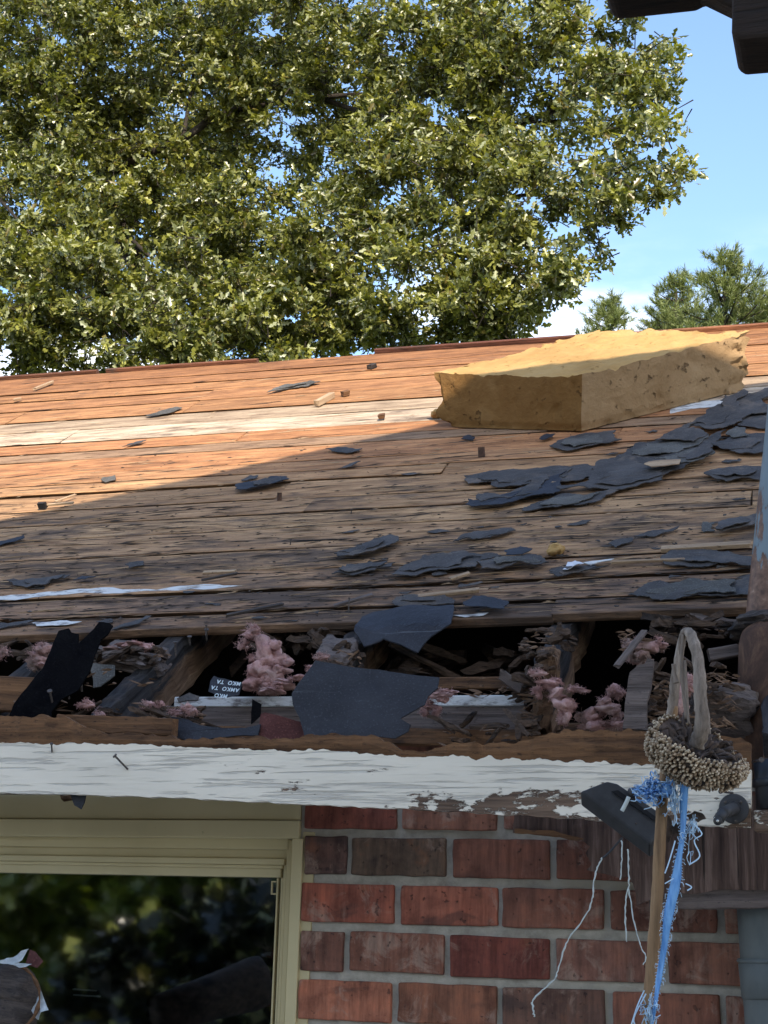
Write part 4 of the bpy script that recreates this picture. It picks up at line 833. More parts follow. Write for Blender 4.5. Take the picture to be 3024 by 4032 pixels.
clump([(1060, 2725, 50, 18), (1130, 2700, 50, 22), (1190, 2670, 50, 20), (1245, 2630, 30, 18), (1270, 2590, 26, 16)], -.12, 'pink insulation sheet trailing behind the large blue black shingle', 2, depth=.03, fuzz=90)
clump([(150, 2590, 40, 30), (135, 2615, 34, 26), (180, 2560, 34, 26)], -.16, 'pink tuft left of the black forked flap', 3, fuzz=70)
clump([(0, 2575, 18, 22), (20, 2560, 14, 14)], -.12, 'pink tuft cut by the left picture edge', 4, fuzz=30)
clump([(520, 2545, 60, 14), (580, 2550, 26, 20), (440, 2555, 40, 10)], -.02, 'pale pink insulation laid over the decayed rafter top', 5, 'pink', .03, 40)
clump([(345, 2778, 28, 20), (405, 2812, 16, 12)], -.28, 'small pink tuft at lower end of the blackened rafter', 6, fuzz=50)
clump([(595, 2780, 26, 22), (630, 2775, 16, 20), (575, 2800, 14, 12)], -.27, 'pink tuft above the brown lookout block', 7, fuzz=50)
clump([(735, 2785, 28, 18), (700, 2805, 22, 12), (760, 2800, 18, 16)], -.27, 'pink tuft right end of the brown lookout block', 8, fuzz=50)
clump([(1720, 2740, 46, 26), (1700, 2785, 34, 26), (1770, 2725, 36, 14), (1675, 2805, 14, 14), (1718, 2805, 12, 14)], -.11, 'pink and white insulation tuft hanging over the white wall strip', 9, fuzz=110)
clump([(2120, 2655, 34, 14), (2165, 2690, 50, 22), (2190, 2730, 34, 26), (2215, 2780, 46, 48), (2230, 2825, 30, 26), (2280, 2715, 40, 14), (2120, 2730, 22, 26)], -.20, 'torn pink insulation wad right of the broken rafter', 10, depth=.035, fuzz=150)
clump([(2330, 2820, 50, 40), (2400, 2790, 46, 46), (2440, 2850, 34, 26), (2430, 2720, 30, 34), (2350, 2860, 60, 18)], -.17, 'dirty pink insulation mass left of the upright grey board', 11, depth=.04, fuzz=150)
clump([(2540, 2550, 62, 40), (2480, 2555, 22, 34), (2580, 2535, 40, 28), (2510, 2600, 40, 30)], -.12, 'dusky pink insulation wad behind the leaning splinter', 12, depth=.05, fuzz=90)
clump([(2680, 2760, 40, 60), (2710, 2700, 30, 40)], -.25, 'faded pink insulation behind the sunflower neck', 13, depth=.04, fuzz=60)
# rotten wood fibres and leaf litter heaped in the eave
def litter(boxes, n, label, seed, mat, rad=(.0008, .003), ln=(.015, .06), flatz=.5):
    """flat torn chips and fibres lying criss-cross, mostly along the eave"""
    g = random.Random(seed); vs = []; fs = []
    for _ in range(n):
        x0, y0, x1, y1, Ya, Yb = g.choice(boxes); yy = y0+(y1-y0)*(1-g.random()**1.6); p = at(g.uniform(x0, x1), yy, g.uniform(Ya, Yb)); l = g.uniform(*ln)*g.choice((.35, .5, .7, 1))
        t = Vector((g.choice((-1, 1)), g.gauss(0, .35), g.gauss(0, flatz*.55))).normalized()*l; w = g.uniform(*rad)*1.3; s = Vector((g.gauss(0, .3), g.gauss(0, .5), g.gauss(0, 1))).normalized()*w; q = Vector((0, -1, .2))*w*.5
        b = len(vs); vs += [p-t*.5, p-t*.2+s, p+t*.2+s*.9+q, p+t*.5, p+t*.2-s, p-t*.2-s*.8+q, p+q*1.3, p-q*1.2]
        for i in range(6): fs += [(b+i, b+(i+1) % 6, b+6), (b+(i+1) % 6, b+i, b+7)]
    return tag(link('wood_debris', mesh_from(vs, fs), M[mat]), label, 'debris', kind='stuff')
litter([(2700, 2660, 2900, 2870, -.26, -.10), (2560, 2680, 2640, 2860, -.27, -.2), (2740, 2640, 2900, 2760, -.22, -.05)], 300, 'rotten splinters and dry litter packed behind the sunflower', 1, 'rotten', (.0008, .0024), (.012, .05), .9)
litter([(2540, 2420, 2900, 2500, -.05, .08), (2440, 2480, 2560, 2560, -.15, .0), (2050, 2480, 2160, 2640, -.14, -.04)], 90, 'dark splintered wood fibres under the right eave edge', 2, 'rotten', (.001, .0028), (.015, .045), .5)
litter([(60, 2760, 620, 2810, -.30, -.2), (330, 2600, 640, 2700, -.2, -.1), (560, 2540, 660, 2600, -.06, .04), (680, 2780, 800, 2860, -.28, -.2)], 90, 'brown splinters lodged around the rafter tails at left', 3, 'rotten', (.0008, .0024), (.015, .05), .6)
litter([(1750, 2850, 2150, 2935, -.30, -.05), (2060, 2660, 2110, 2860, -.18, -.1), (1300, 2560, 1420, 2640, -.1, .05), (1760, 2670, 2080, 2740, -.08, -.02)], 160, 'rotten wood shreds lying behind the fascia in the middle', 4, 'rotten', (.0008, .0026), (.015, .05), .6)
litter([(380, 2550, 620, 2610, -.06, .02)], 60, 'frayed grey wood layers on the decayed second rafter', 5, 'greywood', (.002, .005), (.04, .10), .5)
def rubble(boxes, n, label, seed, mat, size=(.008, .03)):
    g = random.Random(seed); vs = []; fs = []
    for _ in range(n):
        x0, y0, x1, y1, Ya, Yb = g.choice(boxes); p = at(g.uniform(x0, x1), g.uniform(y0, y1), g.uniform(Ya, Yb)); sx = g.uniform(*size)*g.uniform(1, 3.2); sy = g.uniform(*size)*.7; sz = g.uniform(*size)*.55
        m_ = Matrix.Rotation(g.gauss(0, .5), 3, 'Y') @ Matrix.Rotation(g.gauss(0, .5), 3, 'Z'); b = len(vs); seg = 5
        for i in range(seg+1):
            t_ = i/seg*2-1
            for (yy, zz_) in ((-1, -1), (1, -1), (1.1, 0), (1, 1), (-1, 1), (-1.1, 0)):
                q = Vector((t_*sx+g.uniform(-.15, .15)*sx, yy*sy*g.uniform(.55, 1.1)*(1-.35*abs(t_)), zz_*sz*g.uniform(.5, 1.15)*(1-.3*abs(t_)))); vs.append(p+m_ @ q)
        for i in range(seg):
            for k_ in range(6): fs.append((b+i*6+k_, b+i*6+(k_+1) % 6, b+(i+1)*6+(k_+1) % 6, b+(i+1)*6+k_))
        fs += [tuple(b+k_ for k_ in range(5, -1, -1)), tuple(b+seg*6+k_ for k_ in range(6))]
    return tag(link('wood_rubble', mesh_from(vs, fs), M[mat]), label, 'debris', kind='stuff')
rubble([(2060, 2480, 2300, 2600, -.10, .06), (2080, 2560, 2150, 2880, -.2, -.08), (2540, 2430, 2900, 2520, -.08, .05), (2560, 2620, 2640, 2880, -.25, -.15), (2700, 2620, 2900, 2880, -.24, -.08)], 85, 'splintered rotten wood chunks under the right half of eave', 21, 'rotdark', (.005, .018))
rubble([(1290, 2540, 1430, 2640, -.06, .06), (1750, 2830, 2140, 2930, -.30, -.08), (2040, 2640, 2110, 2740, -.16, -.06)], 40, 'crumbled wood chunks behind the middle of the fascia', 22, 'rotdark', (.004, .014))
rubble([(0, 2530, 330, 2590, -.06, .05), (380, 2550, 640, 2610, -.06, .03), (240, 2785, 640, 2815, -.30, -.26), (640, 2770, 800, 2860, -.24, -.12), (0, 2700, 200, 2800, -.18, -.1)], 60, 'rotten wood chunks lodged around rafter tails at left', 23, 'rotdark', (.005, .016))
rubble([(1000, 2490, 1300, 2560, .10, .25), (1450, 2560, 2060, 2700, .12, .35)], 40, 'dim dark wood fragments inside the open eave', 24, 'rotdark', (.012, .035))
# decayed rafter heads
def rotlump(px, py, Y, rx, ry, rz, label, seed, mat='rotten', name='rotten_block'):
    bm = bmesh.new(); bmesh.ops.create_icosphere(bm, subdivisions=4, radius=1)
    for v in bm.verts:
        d = v.co.copy(); m = max(abs(d.x), abs(d.y), abs(d.z)); d = d.lerp(d/m, .6)
        q = 1+.20*fbm(d, 1.6, 3, seed)+.10*fbm((d.x*2, d.y*2, d.z*9), 1, 3, seed); v.co = Vector((d.x*rx*q, d.y*ry*q, d.z*rz*q))
    o = link(name, bm_mesh(bm), M[mat], loc=at(px, py, Y)); o.rotation_euler = (R(35), .15, .2); return tag(o, label, 'wood block')
rotlump(1325, 2585, .0, .036, .06, .030, 'rotted rafter stump just behind the top of blue black shingle', 3, 'greywood')
rotlump(540, 2590, .02, .07, .045, .02, 'layered rotten wood lump above the blackened rafter', 4, 'greywood')
rotlump(2150, 2700, -.11, .020, .03, .075, 'crumbling dark wood post beside the broken rafter', 5)
rotlump(2850, 2800, -.15, .06, .03, .05, 'brown rotted wood lump by the rusty post', 6, 'greywood')
# ------------------------------------------------------------------ steel mast, its flashing, and the plastic pipe below
MAST = tag(empty('service_mast', at(3000, 2700, -.05)), 'grey painted steel mast through the eave with rusty lower tube', 'mast')
def pipe(name, pts, r, mat, root, n=24, **k): return sub(tube(name, pts, r, M[mat], n=n, **k), root)
ML = .052; ym = -.02
def edge(px, py, Y, r):                     # pipe centre whose left edge shows at the pixel
    p = at(px, py, Y); return p+Vector((r*1.03, 0, 0))
top = edge(3016, 1640, ym+.02, ML); low = edge(2930, 2455, ym, ML); d = (top-low)
pipe('painted_tube', [low-d*.02, low, low+d*.3, low+d*.6, top, top+d*1.3], ML, 'mast', MAST)
q1 = edge(2904, 2560, -.10, .058); q2 = edge(2893, 2905, -.10, .058); pipe('rusty_tube', [low-Vector((0, 0, .02)), q1, q1.lerp(q2, .5), q2, q2+(q2-q1)*.45], .058, 'rust', MAST)
bm = bmesh.new(); bmesh.ops.create_icosphere(bm, subdivisions=4, radius=1)
for v in bm.verts:
    q = v.co.copy(); w = 1+.28*fbm(q, 1.8, 4, 2); v.co = Vector((q.x*.075*w, q.y*.085*w, q.z*.036*w))
sub(link('tar_flashing', bm_mesh(bm), M['tarred'], loc=low+Vector((.0, -.02, -.018))), MAST)
PIPE = tag(empty('drain_pipe', at(2990, 3800, -.05)), 'grey plastic pipe with sleeve coupling running down the brick wall', 'pipe')
a = edge(2897, 3560, -.053, .047); b = edge(2911, 3770, -.053, .047); c = edge(2930, 4032, -.053, .047); pipe('pipe_run', [a+Vector((0, 0, .03)), a, b, c, Vector((c.x+.012, c.y, 0))], .047, 'pvc', PIPE, 28)
t1 = edge(2903, 3782, -.055, .0505); t2 = edge(2918, 3925, -.055, .0505); pipe('sleeve_coupling', [t1, t1.lerp(t2, .03), t2.lerp(t1, .03), t2], [.0485, .0510, .0510, .0485], 'pvc', PIPE, 28); pipe('sleeve_ring', [t1+Vector((0, 0, .004)), t1, t1-Vector((0, 0, .004))], [.0505, .0535, .0505], 'pvc', PIPE, 28)
CPL = tag(empty('pipe_stub', at(2990, 3100, -.3)), 'dark plastic pipe stub with ring beside the fascia end', 'pipe')
s1 = edge(2962, 2995, -.30, .036); s2 = edge(2975, 3185, -.30, .036); pipe('stub_tube', [s1, s1.lerp(s2, .5), s2], .036, 'darkpvc', CPL, 24)
m1 = s1.lerp(s2, .38); m2 = s1.lerp(s2, .56); pipe('stub_ring', [m1, m1.lerp(m2, .1), m1.lerp(m2, .9), m2], [.0365, .040, .040, .0365], 'darkpvc', CPL, 24)
e1 = at(2966, 3190, -.34); e2 = at(3100, 3275, -.34); tag(box('fascia_return', (e1.x, -.345, e2.z), (e2.x, -.30, e1.z), M['fascia'], ch=.004), 'small white flaking block right of the fascia end', 'wood block')
tag(nail('nail', at(2966, 3000, -.33), at(2998, 2992, -.36), .0018, .0045), 'horizontal nail above the dark pipe stub', 'nail')
tag(nail('nail', at(2885, 3122, FY), at(2838, 3116, FY-.02), .002, .004), 'bent dark nail above the round black mount', 'nail')

# ------------------------------------------------------------------ round mount screwed to the fascia
def cz(x, y): return (2200+x*.4967, 3000+y*.4967)
mc = at(*cz(1390, 372), FY-.002); MT = tag(empty('lamp_mount', mc), 'round black plastic mount with stub arm on the fascia', 'lamp mount')
vs, fs = revolve([(.0235, 0), (.0238, .003), (.0225, .0058), (.016, .0072), (.0001, .0078)], 32); fr_ = frame(mc, Vector((1, 0, 0)), z=(0, -1, 0))
sub(link('round_plate', mesh_from(vs, fs), M['plastic'], mw=fr_), MT)
e_ = at(*cz(1300, 405), FY-.05); sub(tube('arm', [mc+Vector((0, -.004, 0)), mc+Vector((-.002, -.02, -.002)), mc.lerp(e_, .6), e_], [.012, .010, .0095, .0095], M['plastic'], n=16), MT)
s_ = at(*cz(1265, 462), FY-.055); sub(tube('ball_socket', [e_+Vector((.003, 0, .002)), e_.lerp(s_, .5), s_], [.0085, .0088, .0088], M['plastic'], n=16), MT)
sub(tube('washer', [s_+Vector((0, -.001, 0)), s_+Vector((0, -.004, 0))], .0072, M['twine'], n=16), MT); sub(tube('pivot', [s_+Vector((0, -.003, -.001)), s_+Vector((0, -.010, -.002))], .0068, M['plastic'], n=16), MT)
sub(tube('brass_screw', [s_+Vector((0, -.009, -.002)), s_+Vector((0, -.0115, -.002))], .0022, M['metal'], n=10), MT)
for (x, y) in ((1320, 318), (1445, 318), (1405, 470)):
    h_ = at(*cz(x, y), FY-.0085); sub(tube('screw', [h_+Vector((0, .004, 0)), h_+Vector((0, -.0012, 0))], .0026, M['nail'], n=8), MT)

# ------------------------------------------------------------------ solar lamp panel hanging tilted from the twine
PY = -.56
lc = at(*cz(470, 400), PY); LAMP = tag(empty('solar_lamp', lc), 'flat black solar lamp panel dangling tilted in front of the fascia', 'lamp')
pn = (V3(CAM)-lc).normalized(); pn = (pn+Vector((.05, 0, .22))).normalized()
def onp(px, py, off=0.0):
    d_ = V3(ray(*cz(px, py))); c_ = V3(CAM); return c_+d_*(((lc+pn*off)-c_).dot(pn)/d_.dot(pn))
o1, o2, o3, o4 = onp(168, 232), onp(420, 136), onp(905, 470), onp(725, 650)
face = [o1, o1.lerp(o2, .86), o2.lerp(o3, .10), o3, o4, o4.lerp(o1, .03)]
back = Vector((-.10, .62, -.55)).normalized()*.030
def prism(name, poly, off, mat, root, ch=.003):
    bm = bmesh.new(); a_ = [bm.verts.new(p_) for p_ in poly]; b_ = [bm.verts.new(p_+off) for p_ in poly]; n_ = len(poly)
    bm.faces.new(a_); bm.faces.new(b_[::-1])
    for i in range(n_): bm.faces.new((a_[i], b_[i], b_[(i+1) % n_], a_[(i+1) % n_]))
    bmesh.ops.recalc_face_normals(bm, faces=bm.faces)
    if ch: bmesh.ops.bevel(bm, geom=bm.edges[:], offset=ch, segments=2, affect='EDGES', profile=.5)
    return sub(link(name, bm_mesh(bm), M[mat]), root)
prism('housing', face, back, 'plastic', LAMP)
ctr = sum(face, Vector())/len(face); ins = lambda p_, t: p_.lerp(ctr, t)
r1, r2, r3, r4 = onp(415, 235, .001), onp(470, 225, .001), onp(860, 500, .001), onp(800, 500, .001)
prism('groove_shade_rib', [r1, r2, r3, r4], pn*.003, 'groove_shade', LAMP, .0008)  # raised black strip, its colour draws the shade inside a groove
h1 = onp(560, 240, .003); h2 = onp(640, 250, .003); sub(tube('hinge_knob', [h1, h1.lerp(h2, .5)+pn*.004, h2], [.006, .008, .005], M['plastic'], n=12), LAMP)
sub(tube('screw', [onp(612, 487, -.001), onp(612, 487, .0015)], .0016, M['nail'], n=8), LAMP)
w0 = onp(505, 600, -.012); sub(tube('power_lead', spline([w0, at(*c4((740, 375))[0], PY), at(*c4((700, 410))[0], PY)], 6), .0017, M['plastic'], n=6), LAMP)

# ------------------------------------------------------------------ dried sunflower on its stalk
SY = -.72
hc_ = at(2730, 2965, SY); FLOW = tag(empty('dried_sunflower', Vector((at(2555, 4032, SY).x, SY, 0))), 'dried drooping sunflower head full of seeds on brown stalk', 'sunflower')
def fl(o): return sub(o, FLOW)
axis = Vector((.42, -.46, .78)).normalized()            # back of the head looks up and a little towards the viewer
bx_ = Vector((1, .1, 0)); bx_ = (bx_-axis*bx_.dot(axis)).normalized(); by_ = axis.cross(bx_)
HMx = Matrix(((bx_.x, by_.x, axis.x, hc_.x), (bx_.y, by_.y, axis.y, hc_.y), (bx_.z, by_.z, axis.z, hc_.z), (0, 0, 0, 1)))
PR = [(.83*a_, .74*b_) for a_, b_ in [(.0005, .004), (.022, .004), (.045, .010), (.060, .018), (.070, .020), (.077, .013), (.0795, .0), (.076, -.018), (.065, -.034), (.045, -.046), (.022, -.052), (.0005, -.054)]]
def prof(t):
    t *= len(PR)-1; i = min(int(t), len(PR)-2); f_ = t-i; return Vector(PR[i]).lerp(Vector(PR[i+1]), f_)
vs, fs = revolve([tuple(prof(i/44)) for i in range(45)], 48)
def hdist(v):
    v = Vector(v); a_ = math.atan2(v.y, v.x); rr = math.hypot(v.x, v.y)/.08; w1 = fbm((math.cos(a_)*1.3, math.sin(a_)*1.3, 4.2), 1, 3); w2 = fbm((math.cos(a_)*1.1, math.sin(a_)*1.1, 9.7), 1, 2)
    return Vector((v.x*(1+.22*w1), v.y*(1+.22*w1), v.z*(1-.1*rr)+.030*w2*rr*rr))*(1+.05*fbm(v, 26, 3))
vs = [hdist(v) for v in vs]; HEAD = fl(link('seed_head', mesh_from(vs, fs, True), M['bract'], mw=HMx))
g = random.Random(3); sv = []; sfc = []; sc_ = []; n_ = 0
for i in range(60):
    t = .36+.62*i/59; r_ = prof(t); cnt = max(3, int(2*math.pi*r_.x/.0066)); t2 = prof(min(1, t+.01))-prof(max(0, t-.01)); nr = Vector((-t2.y, t2.x)); nr = -nr if nr.dot(r_-Vector((0, -.015))) < 0 else nr; nr.normalize()
    if i % 2: continue
    for q in range(cnt):
        if g.random() < .05 or fbm((math.cos(a0_)*2.2 if False else q*.21, i*.12, 1.5), 1, 3) > .62: continue
        a_ = 2*math.pi*(q+.5*((i//2) % 2)+g.uniform(-.15, .15))/cnt; e = Vector((math.cos(a_), math.sin(a_), 0)); P = hdist((r_.x*math.cos(a_), r_.x*math.sin(a_), r_.y)); n__ = (e*nr.x+Vector((0, 0, nr.y))).normalized()
        n__ = (n__+Vector((g.gauss(0, .12), g.gauss(0, .12), g.gauss(0, .12)))).normalized(); tt = n__.orthogonal().normalized(); uu = n__.cross(tt); ra = g.uniform(.0026, .0036); ln = g.uniform(.004, .0085); b = len(sv)
        ring = [P-n__*.001+tt*ra*.6, P-n__*.001+uu*ra*.5, P-n__*.001-tt*ra*.6, P-n__*.001-uu*ra*.5, P+n__*ln*.6+tt*ra, P+n__*ln*.6+uu*ra*.8, P+n__*ln*.6-tt*ra, P+n__*ln*.6-uu*ra*.8, P+n__*ln]
        sv += ring; sfc += [(b+k_, b+(k_+1) % 4, b+4+(k_+1) % 4, b+4+k_) for k_ in range(4)]+[(b+4+k_, b+4+(k_+1) % 4, b+8) for k_ in range(4)]
        w = g.random(); cdk = (.05, .03, .018); clt = (.74, .62, .44) if w > .35 else (.36, .26, .17); m_ = g.uniform(.75, 1.15)
        sc_ += [(*(x*m_ for x in cdk), 1)]*4+[(*(x*m_ for x in (.27, .185, .11)), 1)]*4+[(*(x*m_ for x in clt), 1)]
me = mesh_from(sv, sfc); at_ = me.color_attributes.new('tint', 'FLOAT_COLOR', 'POINT'); at_.data.foreach_set('color', np.array(sc_, np.float32).ravel())
o = fl(link('seeds', me, M['seed'], mw=HMx)); o['kind'] = 'stuff'
bv = []; bf = []
for i in range(80):
    a_ = g.uniform(0, 2*math.pi); r_ = g.uniform(.010, .052); p0 = Vector((r_*math.cos(a_), r_*math.sin(a_), .008)); dr = Vector((math.cos(a_+g.gauss(0, .6)), math.sin(a_+g.gauss(0, .6)), g.uniform(-.1, .8))); l = g.uniform(.012, .030)
    pts = [p0, p0+dr*l*.4, p0+dr*l*.8+Vector((0, 0, .004)), p0+dr*l+Vector((g.gauss(0, .004), g.gauss(0, .004), -.004))]
    tv, tf = tube_mesh(spline(pts, 3), lerp_seq([.0018, .0038, .003, .0006], 10), 5, flat=.3); b = len(bv); bv += tv; bf += [tuple(b+x for x in q) for q in tf]
fl(link('bracts', mesh_from(bv, bf, True), M['bract'], mw=HMx))
S = lambda px, py, dy=0.0: at(px, py, SY+dy)
g0_ = Vector((at(2540, 4200, SY).x, SY, .0)); lowp = [g0_.lerp(S(2556, 4032), q/8) for q in range(8)]+[S(2556, 4032), S(2568, 3800), S(2590, 3500), S(2602, 3250), S(2618, 3050, .04), S(2640, 2900, .07), S(2652, 2780, .07)]
sp_ = spline(lowp, 8); st_ = fl(tube('stalk', sp_, lerp_seq([.0092]*8+[.0088, .0085, .0082, .0080, .0075, .007, .0065], len(sp_)), M['stalk'], n=12, rough=.07, seed=2))
nk = spline([S(2638, 2860, .07), S(2648, 2780, .07), S(2664, 2640, .06), S(2688, 2510, .05), S(2702, 2486, .03), S(2722, 2505, .01), S(2750, 2610, -.01), S(2758, 2740, -.02), S(2764, 2860, -.02), hc_+axis*.012], 7)
fl(tube('neck', nk, lerp_seq([.0070, .0074, .0066, .0052, .0050, .0074, .0086, .0090, .0098, .0115], len(nk)), M['stem'], n=14, rough=.16, seed=4))
for i, pl in enumerate([[(2690, 2500), (2684, 2620), (2690, 2720), (2700, 2830)], [(2696, 2600), (2700, 2690), (2706, 2790), (2712, 2850)], [(2652, 2615), (2655, 2650), (2664, 2690)], [(2770, 2765), (2785, 2800), (2790, 2870), (2800, 2920)]]):
    z_ = spline([S(x, y, .02) for x, y in pl], 5); fl(tube('split_fibre', z_, lerp_seq([.003, .0026, .004] if i == 2 else [.0022, .003, .0016], len(z_)), M['stem'], n=7, rough=.1, seed=i))
# dead leaf remnants wound round the stalk
for i, (x, y, w, h) in enumerate([(2625, 3260, 26, 60), (2680, 3270, 46, 40), (2600, 3140, 18, 30), (2740, 3215, 40, 22)]):
    o = plate('withered_leaf', [(x-w, y-h*.3), (x-w*.2, y-h), (x+w*.7, y-h*.5), (x+w, y+h*.4), (x+w*.2, y+h), (x-w*.6, y+h*.6)], SY+.02, .0012, 'bract', 60+i, .12, 2, .016, 22); fl(o)

# blue frayed strap tied to the stalk
STR = tag(empty('blue_strap', S(2690, 3100)), 'frayed bright blue plastic strap tied round the sunflower stalk', 'strap')
cl = spline([at(x, y, SY-.015) for x, y in c4((1175, -20), (1170, 80), (1168, 200), (1160, 300), (1140, 420), (1128, 520), (1108, 620), (1085, 720), (1072, 800), (1060, 900), (1042, 1010), (1026, 1110), (1008, 1240), (985, 1376), (960, 1500))], 6)
wid = [.74*q for q in lerp_seq([.009, .010, .0095, .0085, .0085, .010, .0095, .009, .0075, .006, .0065, .008, .006, .004, .003], len(cl))]; sv = []; sf_ = []
for i, p_ in enumerate(cl):
    t_ = i/len(cl); an = .5*math.sin(t_*9)+.4; e = Vector((math.cos(an), -math.sin(an)*.8, .1)); w = wid[i]*(1+.12*fbm((t_*40, 0, 0), 1, 2)); dp = Vector((0, -.003*math.cos(t_*14), 0))
    sv += [p_-e*w, p_-e*w*.3+dp, p_+e*w*.4+dp, p_+e*w]
for i in range(len(cl)-1):
    for k_ in range(3): sf_.append((i*4+k_, i*4+k_+1, i*4+k_+5, i*4+k_+4))
bm = bmesh.new(); bm.from_mesh(mesh_from(sv, sf_)); bmesh.ops.solidify(bm, geom=bm.faces[:], thickness=.0007); sub(link('strap_band', bm_mesh(bm, True), M['strap']), STR)
def threads(name, specs, mat, root, r=.0007):
    vs = []; fs = []
    for pts in specs:
        tv, tf = tube_mesh(pts, r, 4, cap=False); b = len(vs); vs += tv; fs += [tuple(b+i for i in q) for q in tf]
    o = sub(link(name, mesh_from(vs, fs, True), M[mat]), root); o['kind'] = 'stuff'; return o
g = random.Random(9); ed = []
for i in range(320):
    k_ = g.randrange(len(cl)-1); sd = g.choice((-1, 1)); p_ = Vector(sv[k_*4+(0 if sd < 0 else 3)]); l = g.choice((.001, .0015, .002, .003, .005))
    ed.append([p_, p_+Vector((sd*l*.6, g.uniform(-.004, .002), g.uniform(-.5, .3)*l)), p_+Vector((sd*l*g.uniform(.4, 1), g.uniform(-.006, .003), g.uniform(-1.2, .3)*l))])
threads('edge_fray', ed, 'thread', STR, .0004)
def tangle(cx, cy, rx, ry, n, seed, sp=.5):
    g = random.Random(seed); out = []
    for _ in range(n):
        x, y = cx+g.gauss(0, rx*.5), cy+g.gauss(0, ry*.5); pts = []
        for k_ in range(5):
            pts.append(at(x, y, SY-.01+g.gauss(0, .012))); x += g.gauss(0, rx*.35); y += g.gauss(ry*.05, ry*.35)
        out.append(spline(pts, 3))
    return out
threads('thread_tangle', tangle(2572, 3112, 38, 30, 80, 1), 'thread_deep', STR, .0011); threads('loose_threads', tangle(2568, 3108, 46, 38, 50, 2), 'thread', STR, .0007)
threads('thread_tangle', tangle(2655, 3140, 20, 60, 40, 3), 'thread', STR, .0007); threads('loose_threads', tangle(2715, 3270, 22, 60, 22, 4), 'thread', STR, .0006)
threads('loose_threads', tangle(2555, 3990, 26, 60, 40, 5), 'thread', STR, .0006)
threads('loose_threads', [spline([at(x, y, SY-.02) for x, y in c4(*q)], 5) for q in (((1120, 310), (1085, 430), (1060, 500)), ((1215, 200), (1275, 270), (1230, 310), (1262, 400), (1200, 450)), ((870, 20), (900, 40), (960, 80), (1010, 70)), ((940, 1180), (900, 1270), (865, 1380)), ((950, 1200), (880, 1340), (900, 1400)), ((1110, 530), (1060, 560)), ((1180, 560), (1215, 580), (1190, 600)))], 'thread', STR, .0011)
pale = spline([at(x, y, SY-.02) for x, y in c4((850, 55), (835, 90), (810, 138))], 4); sub(tube('thread_end', pale, .0032, M['twine'], n=6), STR)
gl_ = [at(2480+i*9, 3062-6*math.sin(i*.5)+g.uniform(-3, 3), SY+.01) for i in range(12)]; threads('loose_threads', [spline(gl_, 2)], 'twine', STR, .0006)
TW = [(((695, 408), (665, 480), (645, 560), (640, 650), (600, 745), (500, 880), (468, 960), (432, 1080), (405, 1130), (300, 1225), (292, 1280), (302, 1330)), .0014, 'longest pale twine end curving down across the bricks'), (((808, 310), (808, 420), (801, 540)), .0011, 'short pale twine end hanging from the solar lamp'),
      (((845, 360), (848, 480), (850, 570), (832, 650), (830, 760), (838, 900)), .0012, 'straight pale twine end just left of the stalk'), (((848, 590), (868, 720), (900, 860), (925, 940), (950, 985), (935, 1030)), .0010, 'thin grey twine end touching the stalk')]
for pts, r_, lab in TW:
    tp = [p_+Vector((g.gauss(0, .0005), g.gauss(0, .0005), g.gauss(0, .0004))) for p_ in spline([at(x, y, PY) for x, y in c4(*pts)], 6)]; tag(tube('twine_end', tp, [r_*g.uniform(.55, 1.15) for _ in tp], M['twine'], n=6, rough=.25), lab, 'twine')
sub(tube('knot', [S(2590, 3100), S(2620, 3110, -.012), S(2650, 3120)], [.006, .009, .006], M['thread_deep'], n=8, rough=.2), STR)

# ------------------------------------------------------------------ blackened wood end with foil, low before the window
LG = at(20, 3930, -.50); LOG = tag(empty('charred_log', LG), 'blackened log end with torn foil before the window, lower left corner', 'log')
lv, lf = revolve([(.001, .0), (.020, .003), (.040, .0), (.052, -.004), (.059, -.012), (.060, -.03), (.055, -.08), (.05, -.16), (.045, -.30)], 40)
lv = [Vector((v[0]*(1+.10*fbm(v, 14, 3)), v[1]*(1+.10*fbm(v, 14, 3)), v[2]+.006*fbm(v, 28, 3)+.004*math.sin(v[1]*260))) for v in lv]
ax_ = Vector((.42, -.80, .22)).normalized(); sub(link('wood_end', mesh_from([v for v in lv], lf, True), M['tarred'], mw=frame(LG, Vector((1, 0, 0)).cross(ax_).cross(ax_)*-1, z=ax_)), LOG)
sub(tube('bark_rim', [LG+Vector((math.cos(t)*.058+.004, -.012+.02*math.cos(t), math.sin(t)*.058)) for t in [x*.25-1.5 for x in range(13)]], [.0015+.0012*(i % 3) for i in range(13)], M['brownwood'], n=6, rough=.3), LOG)
def cl5(*q): return [(x*.3014, 3600+y*.3014) for x, y in q]
sub(plate('foil_scrap', cl5((0, 600), (60, 590), (180, 560), (380, 450), (300, 600), (250, 640), (420, 650), (260, 700), (180, 660), (0, 640)), -.515, .001, 'foil', 71, .08, 2, .008, 30), LOG)
sub(plate('foil_scrap', cl5((480, 880), (540, 1020), (635, 1250), (540, 1280), (500, 1380), (430, 1330), (400, 1260), (470, 1150), (490, 1000)), -.49, .001, 'foil', 72, .06, 2, .008, 30), LOG)
sub(plate('brown_paper', cl5((390, 460), (460, 490), (560, 620), (480, 700), (320, 660)), -.49, .001, 'redgrit', 73, .04, 2, .004), LOG)

